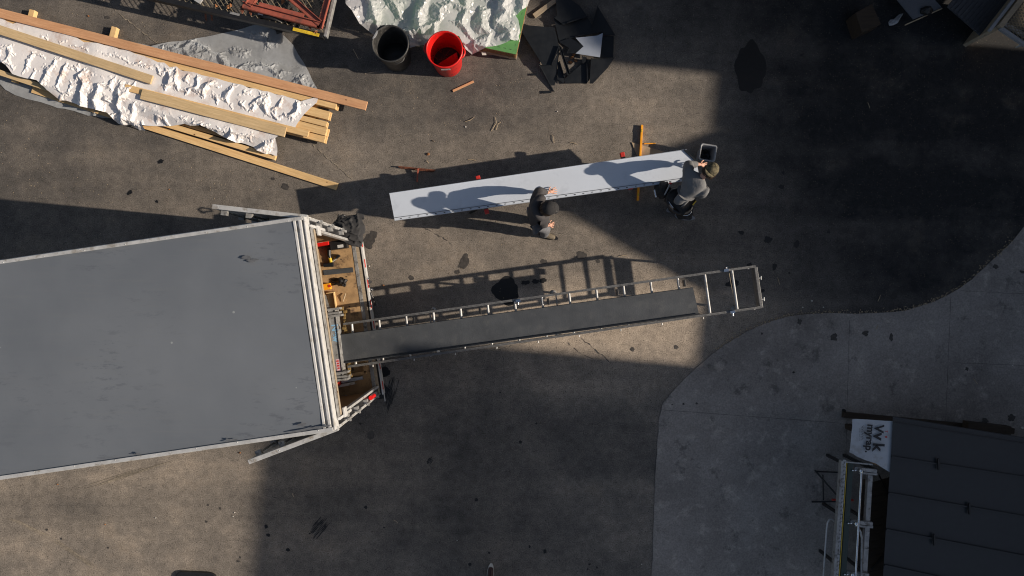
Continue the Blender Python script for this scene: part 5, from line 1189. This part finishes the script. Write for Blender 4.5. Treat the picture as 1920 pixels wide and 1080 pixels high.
lump('knee_pad', '', '', 1276, 405, .10, .05, .04, .06, M_binplastic, 2, 10, .3, parent=t2)
gp = (921, 1072)
J3 = {}; fx = P(919, 1083, 0); 
def W(dx, dy, z): return V3((fx.x+dx, fx.y+dy, z))
J3 = dict(hip=W(.12, -.06, .95), spine=W(.12, -.08, 1.12), chest=W(.12, -.08, 1.32), neck=W(.12, -.07, 1.48), head=W(.12, -.04, 1.62), lsh=W(-.06, -.08, 1.40), rsh=W(.30, -.08, 1.40),
          lel=W(-.11, -.10, 1.12), rel=W(.35, -.10, 1.12), lwr=W(-.04, .02, .98), rwr=W(.28, .02, .98), lhp=W(.03, -.06, .91), rhp=W(.21, -.06, .91), lkn=W(.01, -.03, .5), rkn=W(.24, -.22, .5), lfoot=W(0, 0, 0), rfoot=W(.26, -.34, 0), ltoe=V3((.08, 1, 0)).normalized(), rtoe=V3((.15, 1, 0)).normalized())
t3, *h3_ = person('person at the bottom edge, only a brown shoe toe showing', J3, V3((0, .9, -.3)), {'l': (V3((.4, .7, 0)), V3((-.5, .5, 0))), 'r': (V3((-.4, .7, 0)), V3((.5, .5, 0)))}, (M_jacket, M_blackcloth, M_brownleather, M_black, False, M_chip))
hair(t3, *h3_, M_hair, 5)

# ------------------------------------------------------------------ jacket over the door, tool bag at the sill
def jk_z(x, y, d):
    c = P(655, 433, 1.1); r = math.hypot(x-c.x, y-c.y); return 1.10-.55*max(0, r-.10)
jk = sheet('jacket', PP([(627, 418), (632, 412), (638, 404), (650, 405), (662, 405), (678, 402), (684, 403), (684, 411), (681, 414), (685, 424), (687, 436), (683, 442), (682, 452), (680, 462), (674, 464), (662, 461), (652, 457), (644, 450), (642, 440), (638, 434), (630, 428)], .95), jk_z, M_jkt, ex=.16, dirv=(.7, .7), aniso=.25, coarse=.065, res=.018, lift=.12, seed=31, g=.0004)
m_ = jk.modifiers.new('s', 'SOLIDIFY'); m_.thickness = .012
tag(jk, 'charcoal jacket hung over the upper rear door of the trailer', 'jacket')
mb = MB(); mb.tube([P(634, 414, 1.2), P(636, 407, 1.25), P(643, 403, 1.25), P(651, 406, 1.2), P(648, 410, 1.18), P(640, 411, 1.2), P(636, 414, 1.2)], .014, 6); tag(mb.build('strap', M_black), 'coiled black strap beside the hanging jacket', 'strap')
bg_ = thing('tool_bag', 'small black tool bag hanging outside the trailer sill', 'tool bag', P(691, 545))
lump('pocket', '', '', 688, 532, .3, .06, .08, .12, M_blackcloth, 5, parent=bg_, amp=.7); lump('pocket', '', '', 691, 552, .28, .055, .09, .12, M_black, 6, parent=bg_, amp=.7)
mb = MB(); mb.tube([P(694, 548, .38), P(700, 560, .36), P(704, 572, .3)], [.02, .016, .022], 8); mb.build('handle', M_black, bg_)
mb = MB(); mb.tube([P(687, 526, .43), P(692, 520, .42)], .008, 6); mb.tube([P(696, 541, .4), P(700, 544, .4)], .012, 6); mb.build('buckle', M_chrome, bg_)

# ------------------------------------------------------------------ grey bucket
bk = thing('bucket', 'square grey bucket full of black scraps at the right end of the pale sheet', 'bucket', P(1326, 288))
def rsq(c, hw, z, rot, r=.25, n=6):
    pts = []
    for qx, qy, a0 in ((1, 1, 0), (-1, 1, 90), (-1, -1, 180), (1, -1, 270)):
        for k in range(n):
            a_ = R(a0+90*k/(n-1)); x = qx*hw*(1-r)+hw*r*math.cos(a_); y = qy*hw*(1-r)+hw*r*math.sin(a_)
            pts.append(V3((c.x+x*math.cos(rot)-y*math.sin(rot), c.y+x*math.sin(rot)+y*math.cos(rot), z)))
    return pts
c = P(1327.5, 286, .36); c.z = 0; rot = R(-9); rings = [rsq(c, .085, .004, rot), rsq(c, .117, .33, rot), rsq(c, .130, .34, rot), rsq(c, .131, .362, rot), rsq(c, .112, .362, rot), rsq(c, .108, .34, rot), rsq(c, .080, .05, rot)]
mb = MB(); n = len(rings[0]); vs = [p for r in rings for p in r]; fs = [(i*n+k, i*n+(k+1) % n, (i+1)*n+(k+1) % n, (i+1)*n+k) for i in range(len(rings)-1) for k in range(n)]
mb.add(vs, fs, 0, True); mb.add(rings[-1], [tuple(range(n))]); mb.add(rings[0], [tuple(range(n))[::-1]]); mb.build('tub', M_binplastic, bk)
r_ = random.Random(9); mb = MB()
for k in range(26):
    q = V3((c.x+r_.uniform(-.06, .06), c.y+r_.uniform(-.06, .06), r_.uniform(.13, .19))); d1 = V3((r_.uniform(-1, 1), r_.uniform(-1, 1), r_.uniform(-.4, .4))).normalized()*.05; d2 = V3((r_.uniform(-1, 1), r_.uniform(-1, 1), r_.uniform(-.4, .4))).normalized()*.04
    mb.plate([q-d1, q+d2, q+d1], .002)
mb.build('scraps', M_blackmetal, bk)

# ------------------------------------------------------------------ metal roof table at lower right
ZT = .95
rt = thing('panel_table', 'table clad in long charcoal standing seam panels at the lower right', 'panel table', P(1800, 950))
def seam(yl, yr): return P(1673, yl, ZT), P(1960, yr, ZT)
tl, tr_ = P(1674, 783, ZT), P(2150, 862, ZT); bl_, br_ = P(1650, 1240, ZT), P(2150, 1330, ZT)
lines = [(1674, 791, 1960, 838), (1670.5, 857, 1960, 901.5), (1665.5, 925, 1960, 976), (1661, 993, 1960, 1051), (1657, 1060, 1960, 1126), (1653, 1128, 1960, 1200)]
def ext(l, z):  # extend to the right
    x0, y0, x1, y1 = l; k = (2150-x0)/(x1-x0); return P(x0, y0, z), P(2150, y0+(y1-y0)*k, z)
prev = None
for i, l in enumerate(lines):
    p, q = ext(l, ZT)
    if prev is not None:
        pp_, qq_ = prev; mb = MB(); mb.plate([pp_, qq_, q+V3((0, .004, 0)), p+V3((0, .004, 0))], .002); mb.build('panel', M_roofpan, rt)
        mb = MB(); mb.bar(p+UZ*.012+V3((0, .004, 0)), q+UZ*.012+V3((0, .004, 0)), .008, .03); mb.bar(p+UZ*.028+V3((0, .010, 0)), q+UZ*.028+V3((0, .010, 0)), .02, .004); mb.build('seam', M_roofpan, rt)
    prev = (p, q)
p, q = ext(lines[0], ZT); a2, b2 = P(1674, 781, ZT), P(2150, 858, ZT)
mb = MB(); mb.plate([a2, b2, q, p], .002); mb.bar(p+UZ*.010, q+UZ*.010, .006, .02); mb.bar(a2-UZ*.02, b2-UZ*.02, .004, .04); mb.build('edge_flashing', M_roofpan, rt)
for x, y in ((1759, 870), (1817, 953.5), (1751, 1011.5)):
    c = P(x, y, ZT+.03); mb = MB(); mb.bar(c+V3((-.004, .085, .01)), c+V3((.004, -.085, .01)), .028, .03); mb.bar(c+V3((-.02, .0, .0)), c+V3((.035, .0, .0)), .03, .02); cl = mb.build('seam_clamp', M_black, rt, bevel=.003)
mb = MB(); mb.prism([P(1612, 800, .9), P(2150, 885, .9), P(2150, 1300, .9), P(1720, 1240, .9), P(1672, 884, .9), P(1634, 868, .9), P(1603, 850, .9)], .885, .915); mb.build('deck_board', M_osb, rt)
mb = MB()
for x, y in ((1640, 820), (1750, 900), (1900, 850), (2100, 900), (1760, 1200), (2100, 1230)): c = P(x, y, .88); c2 = V3((c.x, c.y, 0)); mb.bar(c, c2+V3((.001, 0, 0)), .08, .08)
mb.build('trestle', M_darkwood, rt)
wr_ = thing('housewrap', 'torn sheet of white printed building wrap tucked under the charcoal panels', 'building wrap', P(1635, 830))
def wr_z(x, y, d): return .921+.02*(1-min(1, d/.1))*0+crum(x, y, 3, 12.2, .5, .4)*.028*min(1, d/.08)
mbw = sheet('sheet', PP([(1600, 787), (1606, 786), (1640, 788.5), (1690, 791), (1690, 892), (1668, 885), (1655, 877), (1643, 869), (1634, 866), (1622, 862), (1608, 856), (1601, 851), (1594, 848), (1596, 836), (1598, 815), (1600, 800)], .93), lambda x, y, d: .921, M_wrap, parent=wr_, capf=lambda x, y: .9485, ex=.02, coarse=.08, res=.022, lift=.02, seed=41)
mb = MB(); dnn = (P(1629.5, 849, .95)-P(1634, 797, .95)).normalized(); upw = Vector((-dnn.y, dnn.x, 0))     # text runs down the picture, its top faces right
def wt(txt, px, py, size, z=.952, bold=True, m=0): text_mb(mb, txt, P(px, py, z), dnn, upw, size, m, 0, bold)
wt('myrap.', 1627, 795, .155); wt('V', 1641, 796, .19); wt('v', 1639, 811, .24); wt('k', 1637.5, 830, .24)
r_ = random.Random(4)
for k, x in enumerate((1619.5, 1617, 1614.5, 1612)):
    y = 797+k*2
    while y < 824: q0_ = P(x, y, .952); ln_ = r_.uniform(.008, .03); mb.frame(q0_, dnn, upw, UZ, (0, ln_), (0, .005), (0, .0005)); y += ln_/.008+r_.uniform(1, 2)
mb.build('printed_lettering', M_ink, wr_)
mb = MB(); wt('T', 1660, 807, .05); wt('♦', 1660, 816, .04); mb.build('red_mark', M_redp, wr_)
mb = MB(); mb.bar(P(1580, 777, .06), P(1900, 808, .06), .09, .06); mb.bar(P(1810, 797, .2), P(1890, 806, .2), .13, .15); tag(mb.build('black_timber', M_darkwood), 'dark dirty timber lying along the top side of the panel table', 'timber')
lump('stone', 'small dark stone above the left end of the dark timber', 'stone', 1582, 770, .012, .035, .03, .03, M_stain, 3)
lump('litter', 'white chip behind the panel table edge', 'litter', 1778, 795, .02, .03, .015, .015, M_chip, 8, 5); lump('litter', 'white chip beside the panel table at the right edge', 'litter', 1917, 802, .02, .03, .02, .02, M_chip, 9, 5)
# slatted timber beneath
sp_ = thing('wood_pallet', 'dark slatted wooden pallet between the folding machine and the panel table', 'pallet', P(1640, 980))
for k in range(15):
    mb = MB(); y = 905+k*14; mb.bar(P(1616-(y-905)*.05, y+12, .42), P(1690, y-10, .42), .108, .02); mb.build('slat', M_darkwood, sp_)
mb = MB(); mb.bar(P(1624, 900, .39), P(1610, 1120, .39), .06, .09); mb.bar(P(1668, 900, .39), P(1660, 1120, .39), .06, .09); mb.build('bearer', M_darkwood, sp_)
mb = MB(); mb.bar(P(1648, 890, .445), P(1672, 942, .445), .02, .01); mb.build('strap', M_black, sp_)
mb = MB(); mb.bar(P(1634, 1068, .445), P(1672, 1022, .445), .03, .01); mb.build('strap', M_black, sp_)
# folding machine (brake)
ZB = 1.0
br = thing('sheet_metal_brake', 'long manual sheet metal folding machine with a chrome bar and green bed', 'folding machine', P(1590, 980))
def bb(name, a, b, wd, ht, m, z=ZB, par=None):
    mb = MB(); mb.bar(P(*a, z), P(*b, z), wd, ht); return mb.build(name, m, par or br, bevel=.002)
def par_(x): return (x, 864), (x-(27 if x < 1600 else 25), 1300)
bb('front_jaw', (1577.5, 863), (1551, 1240), .035, .09, M_alud); bd_ = bb('ruler', (1583.5, 862), (1557, 1240), .045, .02, M_alu, ZB+.03)
mb = MB(); p, q = P(1584.5, 864, ZB+.0405), P(1558, 1240, ZB+.0405)
for k in range(150):
    c = p.lerp(q, k/150); mb.frame(c, (q-p).normalized(), V3((1, 0, 0)), UZ, (0, .008), (-.018, .018 if k % 5 == 0 else .004), (0, .001))
mb.build('ruler_marks', M_ink, bd_)
bb('yellow_edge', (1588, 866), (1563, 1240), .010, .012, M_yellow, ZB+.03); bb('bed', (1594, 866.5), (1569.5, 1240), .078, .05, M_darkgreen)
bb('end_bar', (1586, 866), (1636, 871), .02, .02, M_alud, ZB+.03)
mb = MB(); mb.tube([P(1615.5, 880, ZB+.06), P(1595, 1240, ZB+.06)], .017, 12); mb.build('chrome_bar', M_chrome, br)
bb('rear_beam', (1630, 890), (1610, 1240), .07, .07, M_alud, ZB-.08)
for y, x in ((881, 1620), (980, 1612), (1076, 1605)):
    bb('frame_arm', (x-19, y-3), (x+23, y+2), .05, .05, M_alud, ZB-.02); bb('frame_arm', (x-10, y+5), (x+24, y+8), .03, .04, M_alud, ZB-.04)
    mb = MB(); mb.lathe(P(x-5.5+(0 if y < 900 else -1), y+2, ZB+.05), [(0, -.03), (.03, -.02), (.036, .0), (.026, .025), (0, .034)], 14); mb.build('knuckle', M_chrome, br)
    mb = MB(); 
    for dx in (-20, -15): mb.tube([P(x+dx-3, y+1, ZB+.04), P(x+dx, y+1, ZB+.04)], .012, 8)
    mb.build('adjuster', M_chrome, br)
    for x2 in (x-14, x+20):
        mb = MB(); c = P(x2, y, ZB-.05); mb.bar(c, V3((c.x-.02, c.y, 0)), .04, .04); mb.build('leg', M_black, br)
mb = MB(); mb.tube([P(1566, 979, ZB-.1), P(1560, 974, ZB-.08), P(1555, 974, ZB-.06), P(1551.5, 980, ZB-.05), P(1550, 990, ZB-.06), P(1541, 1120, ZB-.2)], .013, 8); mb.build('pull_handle', M_alu, br)
mb = MB(); mb.tube([P(1610, 990, ZB+.05), P(1614, 998, ZB+.08), P(1616, 1010, ZB+.09), P(1614, 1120, ZB-.0)], .015, 8); mb.build('pull_handle', M_alud, br)
st_ = thing('tool_stand', 'small black folding stand with a red grip beside the folding machine', 'stand', P(1550, 915))
mb = MB(); mb.tube([P(1528, 882, .02), P(1572, 932, .35)], .014, 6); mb.tube([P(1530, 884, .02), P(1575, 886, .1)], .012, 6); mb.tube([P(1522, 941, .02), P(1580, 940, .15)], .014, 6); mb.tube([P(1543, 890, .02), P(1544, 938, .06)], .010, 6); mb.build('legs', M_black, st_)
mb = MB(); mb.tube([P(1560, 937, .2), P(1600, 938, .22)], .018, 8); mb.build('grip', M_redp, st_)

# ------------------------------------------------------------------ dark corner at upper right
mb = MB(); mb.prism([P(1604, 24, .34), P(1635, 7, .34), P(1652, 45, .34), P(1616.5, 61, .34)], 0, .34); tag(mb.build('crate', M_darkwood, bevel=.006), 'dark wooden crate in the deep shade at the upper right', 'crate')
def bag_z(x, y, d): return .02+crum(x, y, 9, 3.3)*.16*min(1, d/.03)
cl = cloth('plastic_wrapper', PP([(1664, 44), (1668, 38), (1676, 36), (1684, 28), (1692, 26), (1688, 34), (1682, 44), (1674, 48), (1666, 49)]), bag_z, M_film, .015); tag(cl, 'scrunched pale plastic wrapper beside the dark crate', 'wrapper')
gt = thing('perforated_panel', 'dark perforated metal panel with a black bag on it at the upper edge', 'perforated panel', P(1720, 10))
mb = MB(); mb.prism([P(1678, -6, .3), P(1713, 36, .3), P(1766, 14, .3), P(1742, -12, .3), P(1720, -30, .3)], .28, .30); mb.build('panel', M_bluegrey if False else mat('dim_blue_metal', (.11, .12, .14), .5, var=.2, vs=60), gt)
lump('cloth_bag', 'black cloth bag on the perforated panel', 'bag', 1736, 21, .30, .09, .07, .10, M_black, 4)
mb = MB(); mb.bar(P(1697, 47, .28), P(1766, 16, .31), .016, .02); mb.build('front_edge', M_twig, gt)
cs = thing('ribbed_sheet', 'dark ribbed metal sheet leaning against the mesh trailer at the upper right', 'ribbed sheet', P(1840, 20))
p0_, p1_, p2_, p3_ = P(1840, 67, .45), P(1872, 44, .5), P(1935, -50, .5), P(1700, -55, .45); p3_ = P(1771, 4, .45)
a_, b_ = P(1839, 67, .45), P(1776, 12, .45); c_, d_ = P(1860, 55, .5), P(1870, 47, .5)
mb = MB(); e1_ = (b_-a_).normalized(); f1_ = P(1862, 56, .45)-a_; f1_ = V3((1.0, 1.15, 0)).normalized(); Lw = (b_-a_).length
nr = 22
for k in range(nr):
    w0 = Lw*k/nr; w1 = Lw*(k+1)/nr; h = .012 if k % 2 else 0
    mb.frame(a_, e1_, f1_, UZ, (w0, w1), (0, 1.4), (-.02, h))
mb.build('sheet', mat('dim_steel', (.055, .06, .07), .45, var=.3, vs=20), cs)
mt_ = thing('mesh_trailer', 'corner of a mesh trailer catching the sun at the upper right', 'trailer', P(1950, 0))
zz = .89; p, q = P(1877, 49, zz), P(1935, -26, zz); d1 = (q-p).normalized(); s1 = V3((d1.y, -d1.x, 0))
mb = MB(); mb.bar(p-UZ*.04, q-UZ*.04, .075, .08); mb.bar(p-UZ*.48, q-UZ*.48, .06, .78); mb.build('side_beam', M_rawwood, mt_, bevel=.004)
mb = MB(); mb.bar(p+s1*-.08-UZ*.06+d1*-.12, q-s1*.08-UZ*.06, .045, .05); mb.build('outer_rail', M_binplastic, mt_)
mb = MB()
for k in range(26):
    for j in range(14):
        c = p+s1*(.06+j*.042)+d1*(.09+k*.05-(j % 2)*.025)-UZ*.02; b = c+s1*.042+d1*.025; e = c+s1*.042-d1*.025
        for q2 in (b, e): s_ = V3((-(q2-c).y, (q2-c).x, 0)).normalized()*.006; mb.add([c+s_, q2+s_, q2-s_, c-s_], [(0, 1, 2, 3)])
mb.build('mesh_floor', M_mesh, mt_)
mb = MB(); mb.frame(p, s1, d1, UZ, (.04, .66), (.10, 1.4), (-.13, -.09)); mb.build('floor_pan', M_black, mt_)
mb = MB(); mb.bar(p+s1*.02-d1*.0-UZ*.05, p+s1*.75-UZ*.05+d1*.05, .05, .05); mb.build('end_rail', M_binplastic, mt_)
mb = MB(); mb.bar(P(1882, 45, .8), P(1922, 68, .8), .07, .05); mb.build('bumper', M_alud, mt_, bevel=.01)
mb = MB(); mb.tube([P(1925, 78, .6), P(1914, 84, .55), P(1904, 89, .5)], [.05, .03, .012], 8); mb.build('jack', M_alud, mt_)
# flat black slab added for a dark shape at the bottom edge
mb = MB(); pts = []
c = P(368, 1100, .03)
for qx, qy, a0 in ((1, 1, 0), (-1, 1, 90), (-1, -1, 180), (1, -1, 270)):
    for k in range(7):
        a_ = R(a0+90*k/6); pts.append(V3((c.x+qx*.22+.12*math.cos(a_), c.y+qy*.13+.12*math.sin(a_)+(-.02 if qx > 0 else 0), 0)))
mb.prism(pts, .004, .05); tag(mb.build('dark_slab', M_black, bevel=.015), 'rounded black rubber mat cut by the bottom edge on the sunny ground', 'mat')
